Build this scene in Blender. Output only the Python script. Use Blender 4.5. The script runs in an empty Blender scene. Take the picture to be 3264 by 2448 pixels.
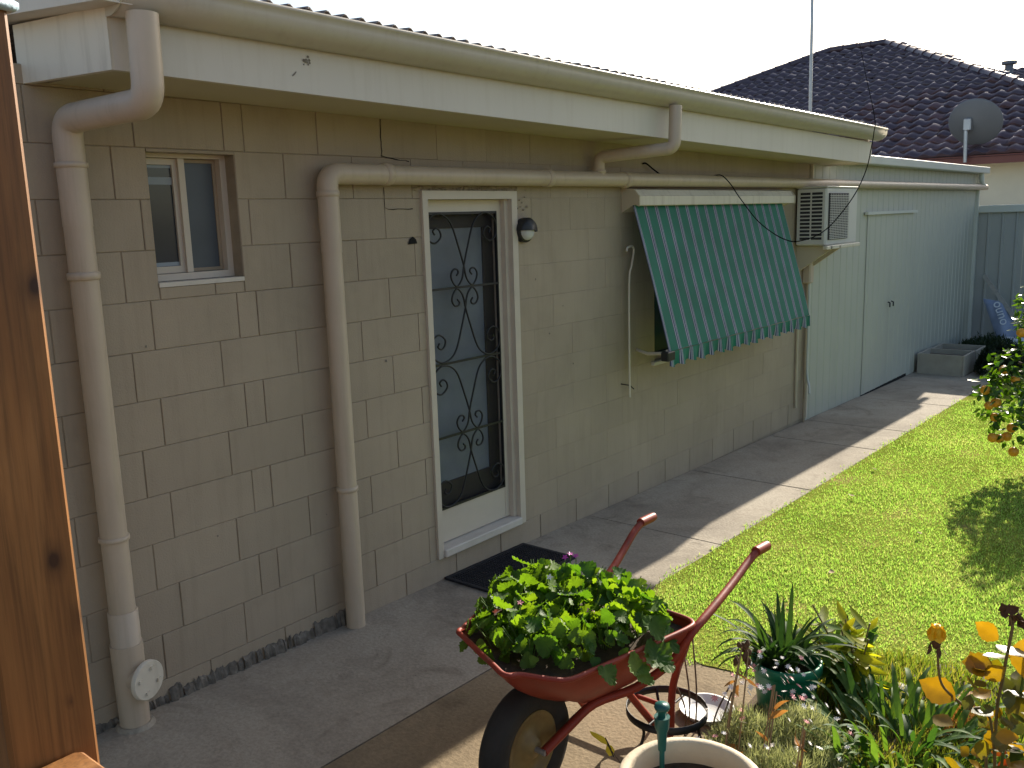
import bpy, math, random
import numpy as np
from mathutils import Vector, Matrix, Euler
random.seed(7); rng = np.random.default_rng(7)
S = bpy.context.scene
C = S.collection
R = math.radians

# ------------------------------------------------------------------ camera, sky, sun, exposure
cam = bpy.data.cameras.new('camera'); cam.sensor_width = 36; cam.lens = 31.70
cam.clip_start = 0.05; cam.clip_end = 2000
co = bpy.data.objects.new('camera', cam); C.objects.link(co)
co.location = (-1.7819, -3.4252, 1.8814); co.rotation_euler = (1.38935, 0.030354, -0.885948)
S.camera = co
SUN = Vector((2.05, 0.232, 1.0)).normalized()
W = bpy.data.worlds.new('World'); S.world = W; W.use_nodes = True
wn = W.node_tree.nodes; wl = W.node_tree.links
bg = wn['Background']; bg.inputs[1].default_value = 0.10
sky = wn.new('ShaderNodeTexSky'); sky.sky_type = 'NISHITA'; sky.sun_disc = False
sky.sun_elevation = math.asin(SUN.z); sky.sun_rotation = math.atan2(SUN.x, SUN.y)
sky.air_density = 1.0; sky.dust_density = 2.0; sky.ozone_density = 0.8
wl.new(sky.outputs[0], bg.inputs[0])
sl = bpy.data.lights.new('sun', 'SUN'); sl.energy = 5.0; sl.angle = R(0.5); sl.color = (1.0, 0.91, 0.77)
so = bpy.data.objects.new('sun', sl); C.objects.link(so); so.rotation_euler = SUN.to_track_quat('Z', 'Y').to_euler()
so.location = (20, 3, 12)
vs = S.view_settings; vs.view_transform = 'Standard'; vs.look = 'None'; vs.gamma = 1; vs.use_curve_mapping = False
vs.exposure = 1.0

# ------------------------------------------------------------------ materials
class NT:
    def __init__(s, name):
        s.m = bpy.data.materials.new(name); s.m.use_nodes = True
        s.n = s.m.node_tree.nodes; s.l = s.m.node_tree.links
        s.b = s.n['Principled BSDF']; s.out = s.n['Material Output']
    def node(s, t, **k):
        o = s.n.new(t)
        for a, v in k.items(): setattr(o, a, v)
        return o
    def coord(s, kind='Object', scale=(1, 1, 1)):
        tc = s.node('ShaderNodeTexCoord'); mp = s.node('ShaderNodeMapping'); mp.inputs['Scale'].default_value = scale
        if kind == 'World':
            g = s.node('ShaderNodeNewGeometry'); s.l.new(g.outputs['Position'], mp.inputs[0])
        else: s.l.new(tc.outputs[kind], mp.inputs[0])
        return mp.outputs[0]
    def noise(s, vec, scale, detail=4, rough=.55, dist=0):
        n = s.node('ShaderNodeTexNoise'); n.inputs['Scale'].default_value = scale; n.inputs['Detail'].default_value = detail
        n.inputs['Roughness'].default_value = rough; n.inputs['Distortion'].default_value = dist
        s.l.new(vec, n.inputs['Vector']); return n.outputs['Fac']
    def ramp(s, fac, stops):
        r = s.node('ShaderNodeValToRGB'); e = r.color_ramp.elements
        while len(e) < len(stops): e.new(.5)
        for i, (p, c) in enumerate(stops): e[i].position = p; e[i].color = (*c, 1) if len(c) == 3 else c
        s.l.new(fac, r.inputs[0]); return r.outputs[0]
    def mix(s, fac, a, b, mode='MIX'):
        m = s.node('ShaderNodeMix', data_type='RGBA', blend_type=mode)
        for k, v in ((0, fac), (6, a), (7, b)):
            if hasattr(v, 'links') or hasattr(v, 'is_linked'): s.l.new(v, m.inputs[k])
            else: m.inputs[k].default_value = v if k == 0 else (*v, 1)
        return m.outputs[2]
    def bump(s, h, strength, dist=.01):
        b = s.node('ShaderNodeBump'); b.inputs['Strength'].default_value = strength; b.inputs['Distance'].default_value = dist
        s.l.new(h, b.inputs['Height']); s.l.new(b.outputs[0], s.b.inputs['Normal'])
    def col(s, c): s.l.new(c, s.b.inputs['Base Color'])
M = {}
def lerp3(a, k): return tuple(min(1, x * k) for x in a)
def paint(name, c, rough=.6, var=.12, scale=3, bump=.15, bscale=180, dirt=0, dirtc=(.12, .1, .07), metal=0, spec=.4, rnd=0, streak=0):
    t = NT(name); v = t.coord('World')
    f = t.noise(v, scale, 5)
    c1 = t.ramp(f, [(.25, lerp3(c, 1 - var)), (.75, lerp3(c, 1 + var))])
    if dirt:
        d = t.noise(v, 1.7, 8, .7, .4); dm = t.ramp(d, [(.52, (0, 0, 0)), (.8, (dirt,) * 3)])
        c1 = t.mix(dm, c1, dirtc)
    if streak:
        d = t.noise(t.coord('World', (9, 9, .7)), 2.2, 6, .65, .2); c1 = t.mix(t.ramp(d, [(.5, (0, 0, 0)), (.78, (streak,) * 3)]), c1, dirtc)
    if rnd:
        oi = t.node('ShaderNodeObjectInfo'); rr = t.ramp(oi.outputs['Random'], [(0, (1 - rnd,) * 3), (1, (1 + rnd,) * 3)])
        c1 = t.mix(1.0, c1, rr, 'MULTIPLY')
    t.col(c1); t.b.inputs['Roughness'].default_value = rough; t.b.inputs['Metallic'].default_value = metal
    t.b.inputs['Specular IOR Level'].default_value = spec
    if bump: t.bump(t.noise(v, bscale, 3), bump, .004)
    M[name] = t.m; return t
paint('block', (.385, .312, .228), .75, .07, 2.2, .5, 140, .25, (.16, .13, .09), rnd=.035, streak=.22)
paint('mortar', (.33, .275, .20), .9, .15, 9, .6, 160, .5)
paint('rubble', (.17, .15, .125), .95, .55, 25, .9, 60, .6, (.05, .04, .03))
paint('cream', (.66, .60, .49), .5, .04, 2, .08, 90, .12, (.3, .24, .16), streak=.45)
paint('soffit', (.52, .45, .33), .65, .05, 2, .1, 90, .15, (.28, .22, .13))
paint('fascia', (.62, .57, .49), .5, .03, 1.5, .06, 90, .10, (.35, .28, .18), streak=.18)
paint('pvc', (.53, .43, .325), .42, .05, 6, .05, 120, .2, (.33, .26, .18), streak=.45)
paint('gutter', (.50, .45, .36), .35, .04, 2, .03, 60, .15, (.3, .24, .16), streak=.3)
paint('frame_white', (.58, .51, .42), .5, .05, 5, .12, 120, .2, (.33, .27, .2))
paint('frame_brown', (.34, .27, .19), .55, .1, 6, .2, 100, .2)
paint('timber_white', (.62, .57, .5), .6, .08, 8, .2, 100, .45, (.3, .25, .19))
paint('shed', (.46, .465, .40), .5, .04, 1.5, .03, 60, .15, (.28, .28, .25))
paint('shed_trim', (.55, .57, .53), .45, .04, 2, .03, 60, .2, (.3, .29, .26))
paint('fence', (.36, .37, .36), .5, .05, 1.5, .03, 60, .1)
paint('nwall', (.68, .63, .5), .8, .05, 3, .2, 80)
paint('nfascia', (.17, .055, .045), .5, .1, 3, .05, 60)
paint('iron', (.012, .012, .014), .45, .2, 20, .1, 100)
paint('blackplastic', (.02, .02, .021), .45, .2, 8, .1, 100)
paint('cable', (.01, .01, .011), .95, .1, 8, 0, spec=0)
paint('galv', (.42, .43, .45), .35, .1, 9, .05, 80, metal=.7)
paint('dish', (.16, .17, .19), .5, .06, 3, .03, 60)
paint('acwhite', (.60, .58, .54), .4, .03, 3, .03, 60, .1)
paint('acdark', (.03, .03, .035), .6, .2, 8, 0)
paint('rubber', (.022, .020, .018), .8, .3, 12, .4, 90, .4, (.07, .06, .045))
paint('rim', (.20, .14, .05), .5, .25, 14, .2, 60, .6, (.12, .06, .03))
paint('mat', (.016, .017, .022), .75, .35, 25, .8, 160)
paint('soil', (.055, .036, .022), .95, .5, 22, 1.0, 50)
paint('bedsoil', (.075, .05, .03), .95, .5, 9, 1.0, 40)
paint('greenpot', (.015, .19, .105), .4, .15, 6, .05, 60)
paint('creampot', (.62, .52, .37), .75, .08, 9, .4, 90, .3, (.3, .22, .13))
paint('tealplastic', (.015, .10, .09), .35, .1, 6, .03, 60)
paint('whitedish', (.78, .78, .76), .3, .03, 6, .03, 60, .1)
paint('box', (.36, .33, .27), .8, .1, 9, .3, 90, .4, (.2, .17, .12))
paint('bagblue', (.24, .29, .42), .35, .15, 6, .4, 9)
paint('bagwhite', (.62, .66, .72), .45, .1, 6, .2, 9)
paint('weathered', (.38, .36, .33), .8, .2, 12, .3, 60)
paint('stone', (.42, .40, .36), .85, .25, 14, .6, 40)
paint('brickred', (.42, .23, .14), .9, .2, 14, .6, 40)
paint('orange', (.80, .34, .03), .38, .1, 8, .3, 160)
paint('bark', (.10, .075, .05), .9, .3, 22, .8, 60)
paint('dry', (.30, .19, .09), .85, .35, 14, .3, 60)
paint('dryhead', (.10, .055, .03), .9, .4, 18, .6, 60)
paint('twig', (.13, .09, .055), .85, .3, 20, .3, 60)
paint('stemgreen', (.10, .17, .04), .6, .2, 14, .1, 60)
paint('rosestem', (.17, .13, .05), .55, .3, 14, .1, 60)
paint('petalwhite', (.82, .78, .72), .6, .06, 20, 0)
paint('petalpink', (.66, .26, .27), .6, .15, 20, 0)
paint('petalmagenta', (.55, .05, .38), .5, .15, 20, 0)
paint('petalyellow', (.85, .55, .02), .5, .1, 20, 0)
paint('leafdead', (.35, .25, .13), .8, .3, 20, .2, 60)
paint('wing', (.55, .46, .03), .4, .15, 30, 0)
paint('lampglass', (.55, .55, .55), .25, .03, 5, 0)
paint('rope', (.42, .56, .66), .6, .4, 60, .5, 100)
paint('darkgap', (.006, .006, .006), .9, 0, 5, 0)
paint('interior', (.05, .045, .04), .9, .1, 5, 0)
paint('blind', (.30, .34, .38), .6, .05, 4, 0)

def m_concrete(nm='concrete', k=(1, 1, 1)):
    t = NT(nm); v = t.coord('World')
    a = t.noise(v, 1.3, 8, .65, .3); b = t.noise(v, 60, 3)
    c = t.ramp(a, [(.25, (.27, .235, .185)), (.5, (.36, .315, .25)), (.78, (.43, .385, .31))])
    g = t.ramp(b, [(.3, (.72, .72, .72)), (.7, (1.15, 1.15, 1.15))])
    c = t.mix(.55, c, g, 'MULTIPLY')
    st = t.noise(v, 3.1, 6, .7, 1.2); sm = t.ramp(st, [(.54, (0, 0, 0)), (.76, (.75,) * 3)])
    c = t.mix(sm, c, (.15, .125, .095))
    st2 = t.noise(v, .9, 9, .75, .8); c = t.mix(t.ramp(st2, [(.50, (0, 0, 0)), (.72, (.55,) * 3)]), c, (.14, .12, .10))
    sp = t.node('ShaderNodeTexVoronoi'); sp.inputs['Scale'].default_value = 16; t.l.new(v, sp.inputs['Vector'])
    sm2 = t.ramp(sp.outputs['Distance'], [(.03, (.6,) * 3), (.06, (0, 0, 0))])
    c = t.mix(sm2, c, (.09, .08, .06))
    c = t.mix(1.0, c, k, 'MULTIPLY')
    t.col(c); t.b.inputs['Roughness'].default_value = .92; t.b.inputs['Specular IOR Level'].default_value = .2; t.bump(b, .8, .005); M[nm] = t.m
m_concrete(); m_concrete('apron', (.70, .62, .50))
def m_lawnbase():
    t = NT('lawnbase'); v = t.coord('World')
    a = t.noise(v, 2.2, 6); b = t.noise(v, 70, 3)
    c = t.ramp(a, [(.3, (.14, .20, .03)), (.58, (.24, .28, .06)), (.72, (.34, .28, .13))])
    c = t.mix(.6, c, t.ramp(b, [(.3, (.4, .4, .4)), (.7, (1.5, 1.4, 1.0))]), 'MULTIPLY')
    t.col(c); t.b.inputs['Roughness'].default_value = 1; t.b.inputs['Specular IOR Level'].default_value = 0; t.bump(b, 1, .02); M['lawnbase'] = t.m
m_lawnbase()
def m_leaf(name, c, c2, trans=.45, rough=.42, attr=False, spec=.4, tc=None, dry=None):
    t = NT(name)
    if attr:
        a = t.node('ShaderNodeAttribute', attribute_name='rnd'); f = a.outputs['Fac']
        big = t.noise(t.coord('World'), 1.6, 5, .6)
        f2 = t.node('ShaderNodeMath', operation='ADD'); t.l.new(f, f2.inputs[0]); t.l.new(big, f2.inputs[1])
        f3 = t.node('ShaderNodeMath', operation='MULTIPLY'); t.l.new(f2.outputs[0], f3.inputs[0]); f3.inputs[1].default_value = .5; f = f3.outputs[0]
    else:
        f = t.node('ShaderNodeObjectInfo').outputs['Random']
    cc = t.ramp(f, [(.1, c), (.9, c2)] if not dry else [(.15, c), (.55, c2), (.74, dry)])
    n = t.noise(t.coord('World'), 45, 3)
    cc = t.mix(.5, cc, t.ramp(n, [(.3, (.7, .7, .7)), (.7, (1.25, 1.25, 1.25))]), 'MULTIPLY')
    t.col(cc); t.b.inputs['Roughness'].default_value = rough; t.b.inputs['Specular IOR Level'].default_value = spec
    tr = t.node('ShaderNodeBsdfTranslucent')
    k = tc or (1.5, 1.6, .5)
    t.l.new(t.mix(1.0, cc, k, 'MULTIPLY'), tr.inputs[0])
    mx = t.node('ShaderNodeMixShader'); mx.inputs[0].default_value = trans
    t.l.new(t.b.outputs[0], mx.inputs[1]); t.l.new(tr.outputs[0], mx.inputs[2]); t.l.new(mx.outputs[0], t.out.inputs[0])
    M[name] = t.m
m_leaf('grass', (.18, .35, .05), (.44, .64, .15), .5, .6, attr=True, spec=.15, tc=(1.15, 1.2, .75), dry=(.55, .56, .24))
m_leaf('leaf_geranium', (.045, .115, .02), (.125, .21, .032), .45, .55, spec=.25, tc=(2.4, 2.3, .35))
m_leaf('leaf_citrus', (.025, .075, .010), (.06, .13, .018), .45, .25, spec=.6, tc=(2.2, 2.0, .3))
m_leaf('leaf_strap', (.022, .055, .020), (.05, .10, .03), .3, .6, spec=.15)
m_leaf('leaf_lance', (.04, .095, .025), (.11, .19, .04), .4, .6, spec=.15)
m_leaf('leaf_lime', (.17, .23, .025), (.40, .38, .04), .6, .5, spec=.2, tc=(1.8, 1.7, .4))
m_leaf('leaf_daisy', (.18, .22, .09), (.52, .52, .32), .4, .7, attr=True, spec=.1, tc=(1.1, 1.1, .7))
m_leaf('leaf_weed', (.05, .10, .02), (.20, .24, .05), .45, .7, attr=True, spec=.1, dry=(.34, .26, .12))
m_leaf('leaf_rose', (.13, .13, .02), (.33, .22, .025), .5, .28, spec=.6, tc=(1.6, 1.3, .15))
m_leaf('leaf_rose_green', (.035, .06, .02), (.10, .10, .03), .4, .3, spec=.6)
m_leaf('leaf_rose_red', (.30, .07, .02), (.45, .17, .02), .5, .35, tc=(1.6, 1.0, .2))
m_leaf('leaf_dry', (.28, .15, .06), (.42, .24, .08), .4, .7, tc=(1.3, 1.0, .5))
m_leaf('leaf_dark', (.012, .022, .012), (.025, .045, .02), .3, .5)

def m_red():
    t = NT('barrowred'); v = t.coord('World')
    a = t.noise(v, 5, 6, .6); c = t.ramp(a, [(.3, (.21, .028, .015)), (.7, (.29, .042, .022))])
    rust = t.ramp(t.noise(v, 9, 8, .75, .6), [(.57, (0, 0, 0)), (.66, (.9,) * 3)])
    c = t.mix(rust, c, (.13, .06, .035))
    sc = t.noise(t.coord('World', (2, 60, 90)), 3, 3, .6); scm = t.ramp(sc, [(.66, (0, 0, 0)), (.72, (.5,) * 3)])
    c = t.mix(scm, c, (.40, .17, .12))
    t.col(c); t.b.inputs['Roughness'].default_value = .5; t.b.inputs['Specular IOR Level'].default_value = .3
    t.bump(t.noise(v, 40, 4), .15, .004); M['barrowred'] = t.m
m_red()
def m_pine():
    t = NT('pine'); g = t.coord('World', (1, 1, .12))
    w = t.noise(g, 22, 5, .6, .8); c = t.ramp(w, [(.3, (.21, .085, .026)), (.55, (.31, .14, .045)), (.75, (.41, .20, .075))])
    fg = t.noise(t.coord('World', (1, 1, .025)), 150, 5, .7, .5); c = t.mix(.75, c, t.ramp(fg, [(.34, (.55,) * 3), (.5, (1,) * 3), (.68, (1.25,) * 3)]), 'MULTIPLY')
    gp = t.coord('World'); nz = t.noise(t.coord('World', (1, 1, .35)), 26, 3)
    for kx, ky, kz, kr in ((-1.385, -2.482, 1.83, .020), (-1.40, -2.482, 1.545, .018), (-1.375, -2.482, 1.475, .017), (-1.455, -2.482, 1.565, .010), (-1.42, -2.482, 1.99, .012), (-1.44, -2.482, 1.86, .011), (-1.465, -2.45, 1.70, .014), (-1.40, -2.482, 1.385, .010), (-1.43, -2.482, 1.72, .008)):
        sb = t.node('ShaderNodeVectorMath', operation='SUBTRACT'); t.l.new(gp, sb.inputs[0]); sb.inputs[1].default_value = (kx, ky, kz)
        ml = t.node('ShaderNodeVectorMath', operation='MULTIPLY'); t.l.new(sb.outputs[0], ml.inputs[0]); ml.inputs[1].default_value = (1, 1, .62)
        ln = t.node('ShaderNodeVectorMath', operation='LENGTH'); t.l.new(ml.outputs[0], ln.inputs[0])
        ad = t.node('ShaderNodeMath', operation='MULTIPLY_ADD'); t.l.new(nz, ad.inputs[0]); ad.inputs[1].default_value = .02; t.l.new(ln.outputs['Value'], ad.inputs[2])
        dv_ = t.node('ShaderNodeMath', operation='MULTIPLY'); t.l.new(ad.outputs[0], dv_.inputs[0]); dv_.inputs[1].default_value = .40 / kr
        km = t.ramp(dv_.outputs[0], [(.30, (.95,) * 3), (.36, (.6,) * 3), (.44, (.3,) * 3), (.62, (0, 0, 0))])
        c = t.mix(km, c, (.045, .014, .007))
    bl = t.ramp(t.noise(t.coord('World', (1, 1, .5)), 4, 3), [(.35, (.72,) * 3), (.65, (1.15,) * 3)])
    c = t.mix(1.0, c, bl, 'MULTIPLY')
    t.col(c); t.b.inputs['Roughness'].default_value = .5; t.bump(w, .12, .003); M['pine'] = t.m
m_pine()
def m_awning():
    t = NT('awning'); g = t.coord('World'); sx = t.node('ShaderNodeSeparateXYZ'); t.l.new(g, sx.inputs[0])
    m1 = t.node('ShaderNodeMath', operation='MULTIPLY_ADD'); t.l.new(sx.outputs[0], m1.inputs[0]); m1.inputs[1].default_value = 1 / .148; m1.inputs[2].default_value = -3.59 / .148
    fr = t.node('ShaderNodeMath', operation='FRACT'); t.l.new(m1.outputs[0], fr.inputs[0])
    r = t.node('ShaderNodeValToRGB'); r.color_ramp.interpolation = 'CONSTANT'
    G = (.016, .20, .13); Wt = (.48, .51, .57); N = (.03, .04, .10); P = (.20, .20, .32)
    st = [(0, Wt), (.06, N), (.12, P), (.17, Wt), (.21, N), (.25, Wt), (.28, G), (.90, G), (.96, N)]
    e = r.color_ramp.elements
    while len(e) < len(st): e.new(.5)
    for i, (p, c) in enumerate(st): e[i].position = p; e[i].color = (*c, 1)
    t.l.new(fr.outputs[0], r.inputs[0])
    n = t.ramp(t.noise(g, 5, 5), [(.3, (.82,) * 3), (.7, (1.12,) * 3)])
    c = t.mix(1.0, r.outputs[0], n, 'MULTIPLY')
    t.col(c); t.b.inputs['Roughness'].default_value = .7; t.bump(t.noise(g, 240, 2), .3, .003)
    tr = t.node('ShaderNodeBsdfTranslucent'); t.l.new(c, tr.inputs[0]); mx = t.node('ShaderNodeMixShader'); mx.inputs[0].default_value = .25
    t.l.new(t.b.outputs[0], mx.inputs[1]); t.l.new(tr.outputs[0], mx.inputs[2]); t.l.new(mx.outputs[0], t.out.inputs[0])
    M['awning'] = t.m
m_awning()
def m_simple(name, c, rough, spec=.5, metal=0, alpha=None):
    t = NT(name); v = t.coord('World')
    t.col(t.ramp(t.noise(v, 4, 4), [(.3, lerp3(c, .85)), (.7, lerp3(c, 1.15))]))
    t.b.inputs['Roughness'].default_value = rough; t.b.inputs['Specular IOR Level'].default_value = spec; t.b.inputs['Metallic'].default_value = metal
    if alpha: t.b.inputs['Alpha'].default_value = alpha
    M[name] = t.m; return t
m_simple('glass', (.035, .045, .055), .08, .6)
m_simple('frosted', (.07, .085, .105), .35, .5)
m_simple('doorglass', (.25, .285, .34), .35, .5)
m_simple('flyscreen', (.03, .03, .033), .6, .3, alpha=.28)
m_simple('innerdoor', (.055, .045, .035), .6, .3)
def m_tile():
    t = NT('rooftile'); oi = t.node('ShaderNodeObjectInfo'); v = t.coord('World')
    c = t.ramp(oi.outputs['Random'], [(0, (.066, .042, .056)), (.5, (.085, .056, .068)), (1, (.115, .060, .062))])
    c = t.mix(.7, c, t.ramp(t.noise(v, 5, 6), [(.3, (.7,) * 3), (.7, (1.3,) * 3)]), 'MULTIPLY')
    t.col(c); t.b.inputs['Roughness'].default_value = .30; t.b.inputs['Specular IOR Level'].default_value = .6
    t.bump(t.noise(v, 60, 3), .2, .004); M['rooftile'] = t.m
m_tile()
def m_roof():
    t = NT('roofsheet'); v = t.coord('World')
    t.col(t.ramp(t.noise(v, 4, 7), [(.3, (.10, .085, .085)), (.7, (.19, .165, .16))])); t.b.inputs['Roughness'].default_value = .7
    t.bump(t.noise(v, 50, 3), .3, .004); M['roofsheet'] = t.m
m_roof()

# ------------------------------------------------------------------ mesh helpers
class MB:
    def __init__(s): s.v = []; s.f = []; s.sm = []
    def add(s, vs, fs, smooth=False):
        o = len(s.v); s.v += [tuple(p) for p in vs]; s.f += [tuple(i + o for i in f) for f in fs]; s.sm += [smooth] * len(fs); return s
    def hexa(s, p): return s.add(p, [(0, 3, 2, 1), (4, 5, 6, 7), (0, 1, 5, 4), (1, 2, 6, 5), (2, 3, 7, 6), (3, 0, 4, 7)])
    def box(s, x0, x1, y0, y1, z0, z1, sl=0):
        z = lambda x, q: q + sl * x
        return s.hexa([(x0, y0, z(x0, z0)), (x1, y0, z(x1, z0)), (x1, y1, z(x1, z0)), (x0, y1, z(x0, z0)), (x0, y0, z(x0, z1)), (x1, y0, z(x1, z1)), (x1, y1, z(x1, z1)), (x0, y1, z(x0, z1))])
    def bbox(s, x0, x1, y0, y1, z0, z1, b=.004):
        "box with bevelled edges"
        P = []
        for z, k in ((z0, b), (z0 + b, 0), (z1 - b, 0), (z1, b)):
            for (x, sx, y, sy) in ((x0, 1, y0, 1), (x1, -1, y0, 1), (x1, -1, y1, -1), (x0, 1, y1, -1)):
                c = b if not k else b * 2
                pts = [(x + sx * (k), y + sy * c), (x + sx * c, y + sy * k)]
                first_xc = (sx == sy)
                # order corner points anticlockwise
                a, bb = (pts[0], pts[1]) if (sx, sy) in ((1, 1), (-1, -1)) else (pts[1], pts[0])
                P += [(a[0], a[1], z), (bb[0], bb[1], z)]
        F = [tuple(range(7, -1, -1)), tuple(range(24, 32))]
        for r in range(3):
            for i in range(8): F.append((r * 8 + i, r * 8 + (i + 1) % 8, r * 8 + 8 + (i + 1) % 8, r * 8 + 8 + i))
        return s.add(P, F)
    def tube(s, pts, r, n=10, cap=True, smooth=True):
        pts = [Vector(p) for p in pts]; m = len(pts); rs = r if isinstance(r, (list, tuple)) else [r] * m
        up = None; V = []; F = []
        for i, p in enumerate(pts):
            t = (pts[min(i + 1, m - 1)] - pts[max(i - 1, 0)]).normalized()
            if up is None:
                a = Vector((0, 0, 1)) if abs(t.z) < .9 else Vector((1, 0, 0)); up = (a - t * a.dot(t)).normalized()
            else: up = (up - t * up.dot(t)).normalized()
            w = t.cross(up)
            for k in range(n):
                a = 2 * math.pi * k / n; V.append(p + (up * math.cos(a) + w * math.sin(a)) * rs[i])
        for i in range(m - 1):
            for k in range(n): F.append((i * n + k, i * n + (k + 1) % n, i * n + n + (k + 1) % n, i * n + n + k))
        s.add(V, F, smooth)
        if cap:
            s.add(V[:n], [tuple(range(n - 1, -1, -1))]); s.add(V[-n:], [tuple(range(n))])
        return s
    def lathe(s, prof, n=24, c=(0, 0, 0), axis='z', smooth=True, close=False):
        V = []; F = []
        for r, h in prof:
            for k in range(n):
                a = 2 * math.pi * k / n; x, y = r * math.cos(a), r * math.sin(a)
                V.append((c[0] + x, c[1] + y, c[2] + h) if axis == 'z' else (c[0] + x, c[1] - h, c[2] + y) if axis == 'y' else (c[0] + h, c[1] + x, c[2] + y))
        for i in range(len(prof) - 1):
            for k in range(n): F.append((i * n + k, i * n + (k + 1) % n, i * n + n + (k + 1) % n, i * n + n + k))
        return s.add(V, F, smooth)
    def extrude_x(s, prof, xs, zo=lambda x: 0, yo=lambda x: 0, smooth=False, closed=True):
        "profile of (y,z) swept along x"
        n = len(prof); V = []; F = []
        for x in xs:
            V += [(x, y + yo(x), z + zo(x)) for y, z in prof]
        for i in range(len(xs) - 1):
            for k in range(n if closed else n - 1): F.append((i * n + k, i * n + n + k, i * n + n + (k + 1) % n, i * n + (k + 1) % n))
        if closed: F += [tuple(range(n)), tuple((len(xs) - 1) * n + k for k in range(n - 1, -1, -1))]
        return s.add(V, F, smooth)
    def mesh(s, name):
        me = bpy.data.meshes.new(name); me.from_pydata(s.v, [], s.f)
        me.polygons.foreach_set('use_smooth', s.sm); me.update(); return me
    def build(s, name, mat, parent=None, loc=None):
        o = (wloc(parent) if parent else Vector((0, 0, 0)))
        if loc is not None and not parent: o = Vector(loc)
        s.v = [(p[0] - o.x, p[1] - o.y, p[2] - o.z) for p in s.v]
        ob = link(name, s.mesh(name), mat, parent)
        if not parent: ob.location = o
        return ob
WL = {}
def wloc(o):
    v = Vector(o.location)
    return v + wloc(o.parent) if o.parent else v
def link(name, me, mat, parent=None):
    if mat and not me.materials: me.materials.append(M[mat])
    o = bpy.data.objects.new(name, me); C.objects.link(o)
    if parent: o.parent = parent
    return o
def inst(name, me, parent, mat4):
    "an object sharing mesh data, placed by a world matrix under its parent"
    o = bpy.data.objects.new(name, me); C.objects.link(o); o.parent = parent
    o.matrix_basis = Matrix.Translation(-wloc(parent)) @ mat4; return o
def tag(o, label=None, cat=None, group=None, kind=None):
    for k, v in (('label', label), ('category', cat), ('group', group), ('kind', kind)):
        if v: o[k] = v
    return o
def thing(name, loc, label, cat, group=None):
    o = bpy.data.objects.new(name, None); C.objects.link(o); o.location = loc; o.empty_display_size = .1
    return tag(o, label, cat, group)
def gz(x): return -.10 - .019 * x
def smoothpath(pts, n=8):
    "Catmull-Rom through points"
    P = [Vector(p) for p in pts]; P = [P[0] * 2 - P[1]] + P + [P[-1] * 2 - P[-2]]; out = []
    for i in range(1, len(P) - 2):
        for k in range(n):
            t = k / n; a, b, c, d = P[i - 1], P[i], P[i + 1], P[i + 2]
            out.append(.5 * ((2 * b) + (c - a) * t + (2 * a - 5 * b + 4 * c - d) * t * t + (3 * b - a - 3 * c + d) * t ** 3))
    out.append(P[-2]); return out
def fillet(pts, r, n=6):
    "polyline with rounded corners"
    P = [Vector(p) for p in pts]; out = [P[0]]
    for i in range(1, len(P) - 1):
        a = (P[i - 1] - P[i]); b = (P[i + 1] - P[i]); q = min(r, a.length * .49, b.length * .49)
        s, e = P[i] + a.normalized() * q, P[i] + b.normalized() * q
        for k in range(n + 1):
            t = k / n; out.append(s * (1 - t) ** 2 + P[i] * 2 * t * (1 - t) + e * t * t)
    out.append(P[-1]); return out

# ------------------------------------------------------------------ setting: ground, slabs, lawn
g = MB(); gx = [-60, -6, 16, 120]
g.add([(x, y, gz(max(-6, min(x, 16))) - .06) for x in gx for y in (-80, 80)], [(0, 2, 3, 1), (2, 4, 5, 3), (4, 6, 7, 5)])
tag(g.build('ground', 'bedsoil'), kind='structure')

path = bpy.data.objects.new('path', None); C.objects.link(path); tag(path, kind='structure')
def slab(x0, x1, y0, y1, name='slab', jit=True):
    m = MB(); b = .006; t = .07; n = 5
    def zz(x, y): return gz(x)
    o = [(x0, y1), (x1, y1), (x1, y0), (x0, y0)]; i = [(x0 + b, y1 + b), (x1 - b, y1 + b), (x1 - b, y0 - b), (x0 + b, y0 - b)]
    V = [(x, y, gz(x) - t) for x, y in o] + [(x, y, gz(x) - b) for x, y in o] + [(x, y, gz(x)) for x, y in i]
    F = [(8, 9, 10, 11)] + [(4 + k, 4 + (k + 1) % 4, 8 + (k + 1) % 4, 8 + k) for k in range(4)] + [(k, (k + 1) % 4, 4 + (k + 1) % 4, 4 + k) for k in range(4)]
    return m.add(V, F).build(name, 'concrete', path)
def polyslab(P, mat):
    n = len(P); V = [(x, y, gz(x)) for x, y in P] + [(x, y, gz(x) - .07) for x, y in P]
    o = MB().add(V, [tuple(range(n))] + [(i, n + i, n + (i + 1) % n, (i + 1) % n) for i in range(n)]).build('slab', mat, path)
    if o.data.polygons[0].normal.z < 0: o.data.flip_normals()
J = [3.15, 4.635, 6.17, 7.06, 8.6, 10.45]
for a, b in zip(J[:-1], J[1:]): slab(a + .004, b - .004, .0, -1.005)
polyslab([(-1.45, 0), (3.146, 0), (3.146, -1.008), (1.346, -1.008), (1.346, -.905), (-1.45, -.905)], 'concrete')
polyslab([(-1.446, -.914), (1.337, -.914), (1.3375, -1.0085), (2.6, -1.0085), (2.6, -2.6), (-1.446, -2.6)], 'apron')
slab(-4.5, -1.456, 0, -.905); slab(-4.5, -1.456, -.914, -2.6)
slab(10.458, 13.6, 0, -1.0)
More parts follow.
